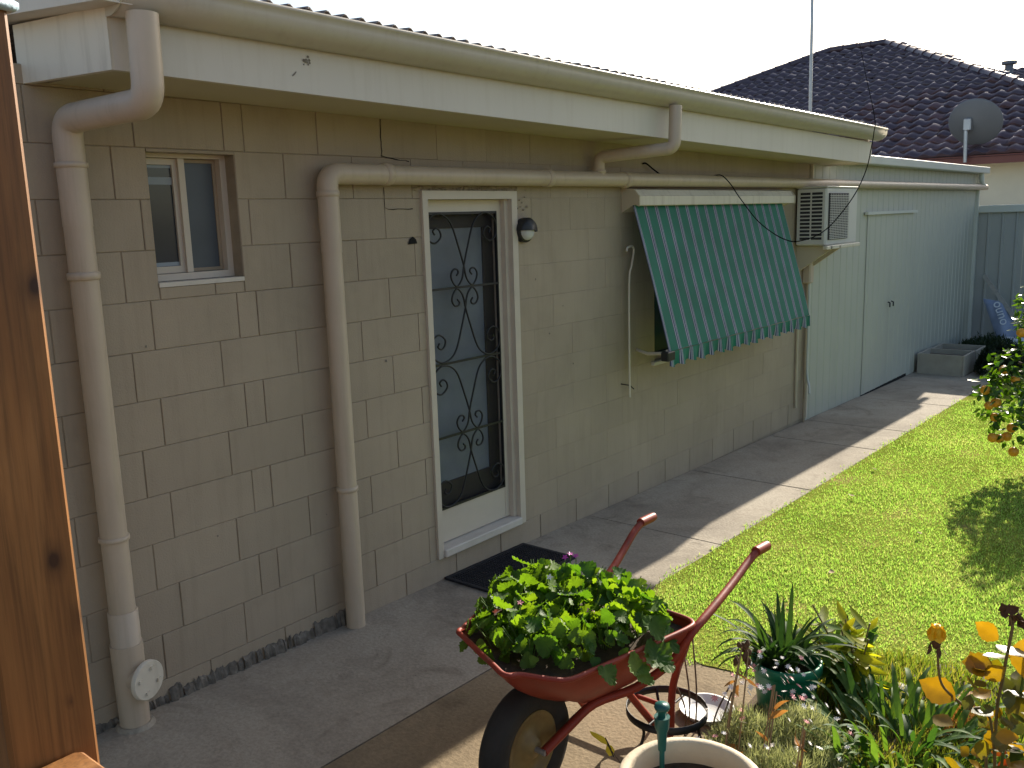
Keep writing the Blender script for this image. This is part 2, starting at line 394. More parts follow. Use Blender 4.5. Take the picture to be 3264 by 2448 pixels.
# lawn
LP = [(14, -1.012), (2.35, -1.012), (2.02, -1.10), (1.83, -1.28), (1.70, -1.5), (1.655, -1.66), (1.70, -1.9), (1.75, -2.3), (1.78, -3.0), (1.78, -9), (14, -9)]
def inpoly(x, y, P=LP):
    r = np.zeros(x.shape, bool); n = len(P)
    for i in range(n):
        x1, y1 = P[i]; x2, y2 = P[(i + 1) % n]
        if y1 == y2: continue
        c = ((y1 > y) != (y2 > y)) & (x < (x2 - x1) * (y - y1) / (y2 - y1) + x1); r ^= c
    return r
m = MB(); m.add([(x, y, gz(x) + .004) for x, y in LP], [tuple(range(len(LP)))[::-1]])
lawn = m.build('lawn', 'lawnbase'); tag(lawn, kind='structure')
if lawn.data.polygons[0].normal.z < 0: lawn.data.flip_normals()
def blades(name, X, Y, Z, hgt, wid, lean, mat, droop=.35):
    n = len(X); a = rng.uniform(0, 2 * np.pi, n); la = rng.uniform(0, 2 * np.pi, n); L = hgt * lean * rng.uniform(.1, 1, n)
    dx, dy = np.cos(a) * wid / 2, np.sin(a) * wid / 2; V = np.empty((n, 3, 3))
    V[:, 0] = np.stack([X - dx, Y - dy, Z], -1); V[:, 1] = np.stack([X + dx, Y + dy, Z], -1)
    V[:, 2] = np.stack([X + np.cos(la) * L, Y + np.sin(la) * L, Z + np.sqrt(np.maximum(hgt ** 2 - L ** 2, 1e-6))], -1)
    me = bpy.data.meshes.new(name); me.vertices.add(n * 3); me.vertices.foreach_set('co', V.ravel())
    me.loops.add(n * 3); me.loops.foreach_set('vertex_index', np.arange(n * 3, dtype=np.int32))
    me.polygons.add(n); me.polygons.foreach_set('loop_start', np.arange(0, n * 3, 3, dtype=np.int32)); me.polygons.foreach_set('loop_total', np.full(n, 3, np.int32))
    at = me.attributes.new('rnd', 'FLOAT', 'POINT'); at.data.foreach_set('value', np.repeat(rng.uniform(0, 1, n), 3).astype(np.float32))
    me.update(); me.validate(); return link(name, me, mat)
# denser near the camera, only where the lawn can be seen from about here
N = 620000
d = 2.6 + 8.5 * rng.uniform(0, 1, N) ** 1.25
th = R(5) + rng.uniform(-1, 1, N) * R(30)
X = -1.78 + d * np.cos(th); Y = -3.43 + d * np.sin(th)
k = inpoly(X + rng.normal(0, .018, N) + .03 * np.sin(Y * 23), Y - .02 - .025 * np.sin(X * 9) * np.sin(X * 4.1) + rng.normal(0, .02, N)) & (Y > -4.2) & (X < 10.5); X, Y, d = X[k], Y[k], d[k]
patch = .75 + .5 * np.sin(X * 3.1 + np.sin(Y * 4.7) * 1.3) * np.sin(Y * 3.7 + 1.0)
edge = np.clip((-1.012 - Y) / .18, 0, 1)
keep = rng.uniform(0, 1, len(X)) < np.clip(.55 + .3 * patch, 0, 1) * (.35 + .65 * edge); X, Y, d, patch = X[keep], Y[keep], d[keep], patch[keep]
gr = blades('grass', X, Y, gz(X), (.012 + .014 * rng.uniform(0, 1, len(X))) * (.75 + .35 * patch), .0045 + .0006 * d, .95, 'grass')
tag(gr, 'short mown green lawn grass beside the concrete path', 'grass', kind='stuff')

bed = MB()
bp = [(.62, -2.42), (.75, -2.12), (1.2, -1.98), (1.66, -1.95), (1.95, -2.15), (2.3, -2.5), (2.4, -3.3), (.4, -3.3), (.45, -2.7)]
cx, cy = 1.4, -2.65
V = [(cx, cy, gz(cx) + .07)] + [(x * .8 + cx * .2, y * .8 + cy * .2, gz(x) + .055) for x, y in bp] + [(x, y, gz(x) + .006) for x, y in bp]
n = len(bp); F = [(0, 1 + (i + 1) % n, 1 + i) for i in range(n)] + [(1 + i, 1 + (i + 1) % n, 1 + n + (i + 1) % n, 1 + n + i) for i in range(n)]
o = bed.add(V, F, True).build('garden_soil', 'bedsoil'); tag(o, kind='structure')

# ------------------------------------------------------------------ the block house
house = thing('block_house', (0, 0, gz(0)), 'cream painted concrete block building with corrugated roof and deep white fascia', 'house')
WIN = (.145, .545, 1.65, 2.198); DOOR = (1.66, 2.44, .0, 2.04); WIN2 = (4.05, 6.0, .80, 1.86)
OPEN = [WIN, DOOR, WIN2]
XL, XR, ZB, ZT = -2.2, 7.0, -.35, 2.47
wall = MB()
xs = sorted({XL, XR, *[v for o in OPEN for v in o[:2]]}); zs = sorted({ZB, ZT, *[v for o in OPEN for v in o[2:]]})
for a, b in zip(xs[:-1], xs[1:]):
    for c_, d_ in zip(zs[:-1], zs[1:]):
        mx, mz = (a + b) / 2, (c_ + d_) / 2
        if any(o[0] < mx < o[1] and o[2] < mz < o[3] for o in OPEN): continue
        wall.box(a, b, .0048, .19, c_, d_)
wall.box(6.81, 7.0, .19, 6, ZB, ZT + .2); wall.box(XL, XL + .19, .19, 6, ZB, ZT); wall.box(XL, 7.0, 5.8, 6, ZB, ZT + .3)
wall = wall.build('wall', 'mortar', house)
cache = {}
def block_mesh(w, h, gx_, gz_, ch):
    k = (round(w, 3), round(h, 3), gx_, ch)
    if k not in cache:
        a, b, c_, d_ = gx_ / 2, w - gx_ / 2, gz_ / 2, h - gz_ / 2; m = MB()
        V = [(a, .012, c_), (b, .012, c_), (b, .012, d_), (a, .012, d_), (a, ch, c_), (b, ch, c_), (b, ch, d_), (a, ch, d_), (a + ch, 0, c_ + ch), (b - ch, 0, c_ + ch), (b - ch, 0, d_ - ch), (a + ch, 0, d_ - ch)]
        F = [(8, 9, 10, 11)] + [(4 + i, 4 + (i + 1) % 4, 8 + (i + 1) % 4, 8 + i) for i in range(4)] + [(i, (i + 1) % 4, 4 + (i + 1) % 4, 4 + i) for i in range(4)]
        me = m.add(V, F).mesh('block'); me.materials.append(M['block']); cache[k] = me
    return cache[k]
def subtract(r, o):
    x0, x1, z0, z1 = r; a, b, c_, d_ = o
    if x1 <= a or x0 >= b or z1 <= c_ or z0 >= d_: return [r]
    out = []
    if x0 < a: out.append((x0, a, z0, z1))
    if x1 > b: out.append((b, x1, z0, z1))
    m0, m1 = max(x0, a), min(x1, b)
    if z0 < c_: out.append((m0, m1, z0, c_))
    if z1 > d_: out.append((m0, m1, d_, z1))
    return out
for kc in range(-1, 13):
    z0 = .2 * kc; z1 = z0 + .2 if kc < 12 else ZT
    if kc == -1: js = [2.609 + .4 * i for i in range(-10, 12)]
    elif kc % 2 == 0: js = [.4 * i for i in range(-6, 19)]
    else: js = [.1 + .4 * i for i in range(-6, 2)] + [.6 + .4 * i for i in range(0, 17)]
    js = [XL] + [j for j in js if XL + .03 < j < XR - .03] + [XR]
    for a, b in zip(js[:-1], js[1:]):
        rs = [(a, b, z0, z1)]
        for o in OPEN: rs = [q for r in rs for q in subtract(r, o)]
        for r in rs:
            if r[1] - r[0] < .012 or r[3] - r[2] < .012: continue
            if a < .95: gp, gq, ch = .0045, .002, .0022
            elif a < 1.6: gp, gq, ch = .0035, .002, .0022
            elif kc == -1: gp, gq, ch = .010, .002, .002
            else: gp, gq, ch = .0008, .0006, .0007
            inst('block', block_mesh(r[1] - r[0], r[3] - r[2], gp, gq, ch), wall, Matrix.Translation((r[0], random.uniform(-.0012, .0012), r[2])))
# rough bedding under the bottom course, beside the left downpipe
x = -.95
while x < 1.0:
    w = random.choice((random.uniform(.015, .04), random.uniform(.05, .14))); x1 = min(x + w, 1.03); h = random.uniform(-.062, -.036); rb = MB(); n = max(3, int(w / .012)); V = []
    for i in range(n + 1):
        xx = x + (x1 - x) * i / n; y = random.uniform(-.022, -.004); hh = h + random.uniform(-.012, .008); V += [(xx, .01, hh), (xx, y * .4, hh - random.uniform(0, .008)), (xx, y, hh - random.uniform(.012, .03)), (xx, y - random.uniform(0, .012), gz(xx) - .02)]
    rb.add(V, [(4 * i + q, 4 * i + q + 1, 4 * i + q + 5, 4 * i + q + 4) for i in range(n) for q in range(3)]).build('bedding_mortar', 'rubble', house); x = x1 + random.choice((0, 0, .01))
# patched mortar over the door head and the chips beside it
pm = MB()
for i in range(70):
    x = random.uniform(1.6, 2.56); z = random.uniform(2.045, 2.062) if x < 2.46 else random.uniform(1.93, 2.05); s_ = random.uniform(.006, .016)
    V = [(x + s_ * random.uniform(.6, 1) * math.cos(t), random.uniform(-.006, -.001), z + s_ * random.uniform(.5, 1) * math.sin(t) * .7) for t in np.linspace(0, 5.3, 6)]
    pm.add(V + [(x, -.009, z)], [(k, (k + 1) % 6, 6) for k in range(6)])
pm.build('mortar_patch', 'mortar', house)['kind'] = 'stuff'
def strip(pts, w, y=-.0028):
    m = MB(); V = []
    for i, (x, z) in enumerate(pts):
        q = pts[min(i + 1, len(pts) - 1)]; p = pts[max(i - 1, 0)]; dx, dz = q[0] - p[0], q[1] - p[1]; L = math.hypot(dx, dz)
        ww = w * random.uniform(.6, 1.3); V += [(x - dz / L * ww, y, z + dx / L * ww), (x + dz / L * ww, y, z - dx / L * ww)]
    m.add(V, [(2 * i, 2 * i + 1, 2 * i + 3, 2 * i + 2) for i in range(len(pts) - 1)]); return m
pts = [(1.397 + random.uniform(-.006, .006), 2.385 - .022 * i) for i in range(9)] + [(1.405 + .03 * i, 2.2 - .002 * i + random.uniform(-.003, .003)) for i in range(1, 7)]
strip(pts, .0022).build('crack', 'darkgap', house)
strip([(1.40 + random.uniform(-.003, .003), 2.055 - .025 * i) for i in range(5)] + [(1.42 + .035 * i, 1.945 + random.uniform(-.003, .003)) for i in range(6)], .0018).build('crack', 'darkgap', house)
m = MB(); V = [(1.545, -.004, 1.765), (1.615, -.004, 1.768), (1.607, -.004, 1.79), (1.585, -.004, 1.805), (1.562, -.004, 1.795)]
m.add(V, [(0, 1, 2, 3, 4)]).build('chipped_hole', 'darkgap', house)
for x, z in ((.06, 1.42), (.30, .55), (2.62, 1.51), (2.9, 1.32), (.9, .48), (1.35, 1.18), (2.75, 1.16), (3.0, .93)):
    r_ = random.uniform(.004, .009); m = MB(); m.add([(x + r_ * random.uniform(.5, 1) * math.cos(t), -.0035, z + r_ * random.uniform(.6, 1.3) * math.sin(t)) for t in np.linspace(0, 5.4, 7)], [tuple(range(7))]).build('chip', 'rubble', house)

m = MB()
for k_ in range(14):
    x, z, r_ = .595 + random.gauss(0, .010), 2.512 + random.gauss(0, .009), random.uniform(.004, .009); m.add([(x + r_ * random.uniform(.5, 1) * math.cos(t), -.4615 - .0015 * random.random(), z + r_ * random.uniform(.5, 1) * math.sin(t)) for t in np.linspace(0, 5.2, 6)], [tuple(range(6))])
m.build('wasp_mud', 'rubble', house)['kind'] = 'stuff'
strip([(.525, 2.452), (.535, 2.460), (.545, 2.470)], .003, -.4615).build('scuff', 'rubble', house)
# roof, gutter, fascia, soffit
SF = -.0140
def fz(x): return SF * x
XE = 7.36
m = MB(); m.box(-.196, XE, -.46, -.435, 2.400, 2.60, SF); fas = m.build('fascia', 'fascia', house)
# eave end box (skewed return) and barge above it
m = MB()
for (a, b, z0, z1) in (((-.205, -.462), (-.295, .02), 2.402, 2.60),):
    nx, ny = .025, .004
    m.hexa([(a[0], a[1], z0), (a[0] + nx, a[1] + ny, z0), (b[0] + nx, b[1] + ny, z0), (b[0], b[1], z0), (a[0], a[1], z1), (a[0] + nx, a[1] + ny, z1), (b[0] + nx, b[1] + ny, z1), (b[0], b[1], z1)])
m.build('eave_end_board', 'cream', house)
m = MB(); a, b = (-.275, -.56), (-.40, .10); nx, ny = .11, .0
m.hexa([(a[0], a[1], 2.592), (a[0] + nx, a[1] + ny, 2.592), (b[0] + nx, b[1] + ny, 2.612), (b[0], b[1], 2.612), (a[0], a[1], 2.80), (a[0] + nx, a[1] + ny, 2.80), (b[0] + nx, b[1] + ny, 2.86), (b[0], b[1], 2.86)])
m.build('barge_board', 'fascia', house)
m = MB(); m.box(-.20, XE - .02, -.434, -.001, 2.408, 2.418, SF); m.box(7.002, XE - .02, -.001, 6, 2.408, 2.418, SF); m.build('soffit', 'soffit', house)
m = MB(); m.box(XE - .022, XE, -.434, 6, 2.400, 2.66, SF); m.build('gable_board', 'fascia', house)
GS = -.0075; G0 = 2.565
prof = [(-.463, .0), (-.50, .0), (-.535, .012), (-.562, .030), (-.576, .052), (-.580, .075), (-.580, .094), (-.586, .098), (-.588, .105), (-.584, .112), (-.576, .112), (-.572, .106), (-.572, .06), (-.555, .034), (-.52, .016), (-.463, .008)]
prof = [(y, z + G0) for y, z in prof]
m = MB(); m.extrude_x(prof[::-1], list(np.linspace(-.20, 7.42, 20)), lambda x: GS * x, smooth=False); gut = m.build('gutter', 'gutter', house)
for p in gut.data.polygons: p.use_smooth = len(p.vertices) == 4
m = MB(); e = [(y, z) for y, z in prof[:10]] + [(-.463, G0 + .11)]
m.add([(-.202, y, z) for y, z in e] + [(-.208, y, z) for y, z in e], [tuple(range(len(e))), tuple(range(2 * len(e) - 1, len(e) - 1, -1))] + [(i, i + len(e), (i + 1) % len(e) + len(e), (i + 1) % len(e)) for i in range(len(e))])
m.build('gutter_end_cap', 'gutter', house)
# corrugated roof sheets, each about 0.9 m wide
def corr(x0, x1, y0, y1, pitch=.0895, amp=.0165, per=8):
    n = int(round((x1 - x0) / pitch * per)); V = []; F = []
    for th_ in (0, -.006):
        for y in (y0, y1):
            for i in range(n + 1):
                x = x0 + (x1 - x0) * i / n; V.append((x, y, 2.685 + GS * x + .075 * (y + .5) + amp * math.cos(2 * math.pi * (x - .64) / pitch) + th_))
    k = n + 1
    for i in range(n):
        F += [(i, i + 1, k + i + 1, k + i), (2 * k + i + 1, 2 * k + i, 3 * k + i, 3 * k + i + 1), (i + 1, i, 2 * k + i, 2 * k + i + 1)]
    return MB().add(V, F, True)
x = -.36
i = 0
while x < 7.3:
    x1 = min(x + .0895 * 10, 7.45)
    s_ = corr(x, x1 + .03, -.555, 6.2); 
    if i % 2: s_.v = [(a, b, c_ + .004) for a, b, c_ in s_.v]
    s_.build('roof_sheet', 'roofsheet', house); x = x1; i += 1
m = MB(); m.box(7.0, 7.02, -.03, -.002, -.2, 2.37); m.build('corner_strip', 'cream', house)

# small sliding window
wy = .10; x0, x1, z0, z1 = WIN
m = MB(); f = .028
m.box(x0, x0 + f, wy - .03, wy + .04, z0 + .02, z1); m.box(x1 - f, x1, wy - .03, wy + .04, z0 + .02, z1); m.box(x0 + f, x1 - f, wy - .03, wy + .04, z1 - f, z1); m.box(x0 + f, x1 - f, wy - .03, wy + .04, z0 + .02, z0 + .02 + f)
win = m.build('window', 'frame_white', house); win['label'] = 'small two pane sliding window in the block wall'
mx = .338
m = MB(); m.box(mx - .014, mx + .014, wy - .024, wy + .02, z0 + .05, z1 - f - .001); m.build('mullion', 'frame_white', win)
m = MB(); a, b = x0 + f, mx - .014; q = .02
m.box(a, a + q, wy - .008, wy + .018, z0 + .05, z1 - f - .002); m.box(b - q, b, wy - .008, wy + .018, z0 + .05, z1 - f - .002); m.box(a + q, b - q, wy - .008, wy + .018, z1 - f - .027, z1 - f - .002); m.box(a + q, b - q, wy - .008, wy + .018, z0 + .05, z0 + .078)
m.build('sash', 'frame_white', win)
m = MB(); a2, b2 = mx + .014, x1 - f
m.box(a2, a2 + .012, wy + .004, wy + .02, z0 + .05, z1 - f - .002); m.box(b2 - .016, b2, wy + .004, wy + .02, z0 + .05, z1 - f - .002); m.box(a2 + .012, b2 - .016, wy + .004, wy + .02, z1 - f - .016, z1 - f - .002); m.box(a2 + .012, b2 - .016, wy + .004, wy + .02, z0 + .05, z0 + .064)
m.build('sash', 'frame_brown', win)
m = MB(); m.box(a + q, b - q, wy + .004, wy + .009, z0 + .078, z1 - f - .027); m.build('pane', 'glass', win)
m = MB(); m.box(a2 + .012, b2 - .016, wy + .010, wy + .015, z0 + .064, z1 - f - .016); m.build('pane', 'frosted', win)
for c_, d_ in ((z1 - .135, z1 - .105), (z0 + .079, z0 + .095), (z1 - .068, z1 - .057)): MB().box(a + q, b - q, wy + .001, wy + .0035, c_, d_).build('vent_bar', 'blind', win)
m = MB(); m.box(x0 - .0, x1, -.004, wy - .031, z0, z0 + .018); m.build('sill', 'timber_white', win)
m = MB(); m.box(x0, x1, -.001, wy - .031, z1 - .012, z1 - .001); m.build('lintel_strip', 'frame_brown', win)
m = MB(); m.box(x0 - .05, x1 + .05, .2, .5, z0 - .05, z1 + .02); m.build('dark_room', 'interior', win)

# door: frame, screen door with scrolled grille, glass door behind
x0, x1, z0, z1 = DOOR; sl_ = -.02
m = MB(); jf = .036
m.box(x0 - .004, x0 + jf, -.016, .13, z0 + .002, z1); m.box(x1 - jf - .01, x1 + .004, -.016, .13, z0 + .002, z1); m.box(x0 + jf, x1 - jf - .01, -.016, .13, z1 - .045, z1)
m.box(x1 - .075, x1 - jf - .01, .018, .13, z0 + .051, z1 - .045); m.box(x0 + jf, x0 + jf + .012, .03, .13, z0 + .051, z1 - .045)
door = m.build('door', 'frame_white', house); door['label'] = 'white framed door with black scrolled iron screen'
lx0, lx1 = 1.709, 2.364
sx0, sx1, sz0, sz1 = 1.722, 2.327, .25, 1.928
m = MB(); ly0, ly1 = .050, .078
m.box(lx0, sx0, ly0, ly1, .056, 1.993); m.box(sx1, lx1, ly0, ly1, .056, 1.993); m.box(sx0, sx1, ly0, ly1, sz1, 1.993); m.build('screen_frame', 'frame_white', door)
m = MB(); m.box(sx0, sx1, ly0 + .003, ly1, .056, sz0); m.build('kick_panel', 'frame_white', door)
m = MB(); m.bbox(x0 + .037, x1 - .047, -.034, .14, .003, .050, .006); m.build('threshold', 'timber_white', door)
m = MB(); m.add([(sx0, .066, sz0), (sx1, .066, sz0), (sx1, .066, sz1), (sx0, .066, sz1)], [(0, 1, 2, 3)]); m.build('flyscreen', 'flyscreen', door)
m = MB(); t = .014
for a, b, c_, d_ in ((sx0, sx1, sz1 - t, sz1), (sx0, sx1, sz0, sz0 + t), (sx0, sx0 + t * .6, sz0, sz1), (sx1 - t * .6, sx1, sz0, sz1)): m.box(a, b, .046, .064, c_, d_)
m.build('screen_border', 'iron', door)
sw, sh = sx1 - sx0, (sz1 - sz0) / 4
for i in (1, 2, 3):
    m = MB(); z = sz1 - sh * i; m.box(sx0, sx1, .045, .053, z - .006, z + .006); m.build('grille_bar', 'iron', door)
ST = [(.13, .29), (.11, .24), (.155, .205), (.2, .25), (.205, .33), (.125, .4), (.04, .34), (.018, .225), (.05, .1), (.16, .02), (.275, .06), (.36, .18), (.44, .46), (.5, .70), (.52, .83), (.55, .92), (.61, .985), (.665, .92), (.685, .83), (.65, .76), (.60, .76), (.585, .80), (.61, .84)]
for q in range(4):
    for mir in (0, 1):
        pts = []
        for s_, t_ in ST:
            s2 = 1 - s_ if mir else s_; t2 = t_ if q % 2 == 0 else 1 - t_
            pts.append((sx0 + s2 * sw, .048 - .004 * mir, sz1 - (q + t2) * sh))
        MB().tube(smoothpath(pts, 4), .0055, 6).build('grille_scroll', 'iron', door)
m = MB(); iy = .118
m.box(lx0, sx0 + .075, iy, iy + .02, .04, 1.99); m.box(sx1 - .055, x1 - .05, iy, iy + .02, .04, 1.99); m.box(sx0 + .075, sx1 - .055, iy, iy + .02, sz1 - .09, 1.99); m.box(sx0 + .075, sx1 - .055, iy, iy + .02, .04, sz0 + .13)
m.build('inner_door', 'innerdoor', door)
m = MB(); m.box(sx0 + .075, sx1 - .055, iy + .008, iy + .014, sz0 + .13, sz1 - .09); m.build('pane', 'doorglass', door)
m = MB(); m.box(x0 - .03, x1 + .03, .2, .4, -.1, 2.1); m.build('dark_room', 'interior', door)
# window behind the awning
x0, x1, z0, z1 = WIN2
m = MB(); f = .04
m.box(x0, x0 + f, .03, .12, z0, z1); m.box(x1 - f, x1, .03, .12, z0, z1); m.box(x0 + f, x1 - f, .03, .12, z1 - f, z1); m.box(x0 + f, x1 - f, .03, .12, z0, z0 + f); m.box((x0 + x1) / 2 - .02, (x0 + x1) / 2 + .02, .04, .11, z0 + f, z1 - f)
w2 = m.build('window', 'frame_brown', house); w2['label'] = 'dark window shaded by the striped awning'
for a, b in ((x0 + f, (x0 + x1) / 2 - .02), ((x0 + x1) / 2 + .02, x1 - f)): MB().box(a, b, .07, .076, z0 + f, z1 - f).build('pane', 'glass', w2)
MB().bbox(x0 - .05, x1 + .05, -.03, .025, z0 - .03, z0 - .002, .005).build('sill', 'timber_white', w2)
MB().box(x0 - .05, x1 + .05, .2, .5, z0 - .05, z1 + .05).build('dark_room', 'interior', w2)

# ------------------------------------------------------------------ downpipes
def collar(parent, p, d, r, w=.03, mat='pvc'):
    p, d = Vector(p), Vector(d).normalized(); MB().tube([p - d * w / 2, p - d * w / 2 * .8, p + d * w / 2 * .8, p + d * w / 2], [r, r + .006, r + .006, r], 18).build('collar', mat, parent)
px, py = -.187, -.066; zb = gz(px)
dp1 = thing('downpipe', (px, py, zb), 'cream downpipe with round inspection cap near the timber post', 'downpipe', 'cream downpipes on the block wall')
MB().tube(fillet([(px + .06, -.545, 2.575), (px + .055, -.545, 2.295), (px, py, 2.28), (px, py, 1.9)], .065, 8), .052, 18).build('elbow_pipe', 'pvc', dp1)
MB().tube([(px, py, 1.905), (px, py, .22)], .0505, 18).build('pipe', 'pvc', dp1)
for z, w in ((2.12, .02), (1.72, .03), (.70, .02)): collar(dp1, (px, py, z), (0, 0, 1), .052, w)
MB().tube([(px, py, .40), (px, py, .396), (px, py, .26), (px, py, .255), (px, py, .25)], [.053, .058, .058, .062, .056], 20).build('coupling', 'pvc', dp1)
MB().tube([(px, py, .262), (px, py, .235), (px, py, .05), (px, py, zb - .01)], [.063, .063, .060, .058], 20).build('inspection_tee', 'pvc', dp1)
dv = Vector((.30, -.954, 0)).normalized(); cc = Vector((px, py, .115))
MB().tube([cc + dv * .03, cc + dv * .085], .054, 20).build('inspection_neck', 'pvc', dp1)
capo = MB().tube([cc + dv * .083, cc + dv * .097, cc + dv * .101], [.080, .080, .076], 28).build('inspection_cap', 'cream', dp1)
sdv = Vector((dv.y, -dv.x, 0))
for a in (20, 110, 200, 290):
    p = cc + dv * .101 + (sdv * math.cos(R(a)) + Vector((0, 0, 1)) * math.sin(R(a))) * .050
    MB().hexa([p + sdv * sx * .008 + Vector((0, 0, 1)) * sz * .007 + dv * sd for sd, q in ((-.003, 0), (.007, 0)) for sx, sz in ((-1, -1), (1, -1), (1, 1), (-1, 1))]).build('lug', 'cream', capo)
MB().tube([(px, py, zb + .015), (px, py, zb - .01)], [.066, .085], 18).build('mortar_collar', 'concrete', dp1)

p2 = .988; r2 = .0475; hz = 2.112; zb = gz(p2)
dp2 = thing('downpipe', (p2, py, zb), 'cream downpipe turning from the long horizontal pipe down between window and door', 'downpipe', 'cream downpipes on the block wall')
MB().tube(fillet([(p2, py, 1.75), (p2, py, hz), (1.35, py, hz + .001)], .065, 8), r2 + .002, 18).build('elbow', 'pvc', dp2)
MB().tube([(p2, py, 1.76), (p2, py, zb - .01)], r2, 18).build('pipe', 'pvc', dp2)
MB().tube([(1.34, py, hz), (3.6, py, hz + .006), (6.6, py, hz + .014), (7.05, py - .01, hz + .015), (13.85, -.10, hz + .02)], [r2, r2, r2 * .9, r2 * .9, r2 * .9], 16).build('horizontal_pipe', 'pvc', dp2)
collar(dp2, (p2, py, 2.02), (0, 0, 1), r2, .03); collar(dp2, (p2, py, .60), (0, 0, 1), r2, .025)
for x in (1.36, 2.68, 3.55): collar(dp2, (x, py, hz + .003), (1, 0, 0), r2 + .001, .05)
MB().tube(fillet([(3.385, -.545, 2.54), (3.37, -.545, 2.285), (3.235, py, 2.255), (3.235, py, hz)], .05, 8), .040, 16).build('branch_pipe', 'pvc', dp2)
collar(dp2, (3.235, py, 2.165), (0, 0, 1), .041, .02)

# ------------------------------------------------------------------ wall lamp
lp = thing('wall_lamp', (2.50, 0, 1.80), 'round bulkhead wall lamp with black upper hood right of the door', 'lamp')
lx, lz, lr = 2.505, 1.81, .072
MB().lathe([(.001, 0), (lr, 0), (lr, .03), (lr - .006, .036), (.001, .036)], 28, (lx, -.001, lz), 'y').build('base', 'blackplastic', lp)
MB().lathe([(lr - .012, .03), (lr - .016, .05), (lr - .035, .064), (.001, .07)], 28, (lx, -.001, lz), 'y').build('diffuser', 'lampglass', lp)
m = MB(); V = []; n = 18
for rr, hh in ((lr + .003, .012), (lr + .003, .05), (lr - .012, .070), (.0, .080)):
    for k in range(n + 1):
        a = R(-8) + R(188) * k / n - R(0); V.append((lx + rr * math.cos(a), -.001 - hh, lz + rr * math.sin(a)))
m.add(V, [(i * (n + 1) + k, i * (n + 1) + k + 1, (i + 1) * (n + 1) + k + 1, (i + 1) * (n + 1) + k) for i in range(3) for k in range(n)], True).build('hood', 'blackplastic', lp)

# ------------------------------------------------------------------ awning
aw = thing('awning', (4.85, 0, 1.99), 'green striped fabric drop awning with scalloped valance over the window', 'awning')
AX0, AX1 = 3.61, 6.30
hp = [(-.001, 2.062), (-.10, 2.050), (-.132, 2.01), (-.140, 2.006), (-.140, 1.945), (-.132, 1.94), (-.10, 1.955), (-.001, 1.90)]
MB().extrude_x(hp, [AX0 + .012, AX1 - .012]).build('head_box', 'cream', aw)
for x in (AX0, AX1 - .012):
    MB().extrude_x([(y * 1.03 if y < -.01 else y, z + (.003 if z > 2 else -.003)) for y, z in hp], [x, x + .012]).build('end_cap', 'soffit', aw)
fx0, fx1 = 3.60, 6.11; n = 60; V = []; F = []
rows = [(-.098, 1.945), (-.17, 1.70), (-.245, 1.44), (-.318, 1.18), (-.378, .955)]
for j, (y, z) in enumerate(rows):
    for i in range(n + 1):
        u = i / n; sag = .012 * math.sin(math.pi * u) * math.sin(math.pi * j / 4); V.append((fx0 + (fx1 - fx0) * u, y + sag, z + .003 * math.sin(u * 40 + j)))
for j in range(4):
    for i in range(n): k = j * (n + 1) + i; F.append((k, k + 1, k + n + 2, k + n + 1))
MB().add(V, F, True).build('fabric', 'awning', aw)
n = 240; V = []; F = []
for j in range(4):
    for i in range(n + 1):
        u = i / n; x = fx0 + (fx1 - fx0) * u; ph = (x - fx0) / .148 * 2 * math.pi
        L = .085 + .022 * abs(math.sin(ph / 2 + .4)) ** .7 + .006 * math.sin(ph * .37)
        V.append((x + .006 * math.sin(ph * 1.0) * j / 3, -.384 - .016 * (j / 3) * math.sin(ph * 1.0 + .6 * math.sin(ph * .31)), .952 - L * j / 3))
for j in range(3):
    for i in range(n): k = j * (n + 1) + i; F.append((k, k + 1, k + n + 2, k + n + 1))
MB().add(V, F, True).build('valance', 'awning', aw)
MB().tube([(fx0, -.362, .958), (fx1, -.362, .958)], .010, 8).build('front_rail', 'cream', aw)
for x, zz in ((3.62, .915), (6.1, .915)): MB().tube([(x + .18 * (x < 4), -.005, zz), (x + .06 * (x < 4), -.16, zz), (x, -.375, .94)], .012, 8).build('arm', 'cream', aw)
MB().bbox(3.56, 3.66, -.395, -.335, .89, .955, .006).build('arm_bracket', 'blackplastic', aw)
MB().tube(smoothpath([(3.585, -.055, 1.635), (3.605, -.05, 1.66), (3.665, -.05, 1.665), (3.685, -.05, 1.63), (3.655, -.05, 1.53), (3.630, -.045, 1.40), (3.628, -.045, .69), (3.632, -.045, .60)], 5), .0075, 8).build('pull_rod', 'cream', aw)
MB().tube([(3.58, -.002, .70), (3.63, -.045, .685), (3.66, -.06, .655)], .004, 6).build('rod_hook', 'iron', aw)

# ------------------------------------------------------------------ air conditioner
ac = thing('air_conditioner', (6.8, 0, 1.55), 'cream outdoor air conditioner on wall brackets beside the awning', 'air conditioner')
ax0, ax1, ay0, ay1, az0, az1 = 6.63, 7.47, -.305, -.02, 1.545, 2.075
MB().bbox(ax0 + .012, ax1, ay0, ay1, az0, az1, .010).build('casing', 'acwhite', ac)
sp = MB().box(ax0, ax0 + .012, ay0 + .012, ay1 - .012, az0 + .012, az1 - .012).build('side_panel', 'acwhite', ac)
ymid = (ay0 + ay1) / 2
for i in range(13):
    z = az0 + .055 + i * (az1 - az0 - .10) / 12.5
    for a, b in ((ay0 + .035, ymid - .008), (ymid + .008, ay1 - .04)): MB().box(ax0 - .002, ax0 + .004, a, b, z, z + .022).build('vent_slot', 'acdark', sp)
fp = MB().box(ax0 + .06, ax0 + .56, ay0 - .012, ay0 - .001, az0 + .05, az1 - .05).build('front_grille', 'acdark', ac)
m = MB()
for i in range(26): z = az0 + .058 + i * .0158; m.box(ax0 + .062, ax0 + .558, ay0 - .020, ay0 - .0125, z, z + .0055)
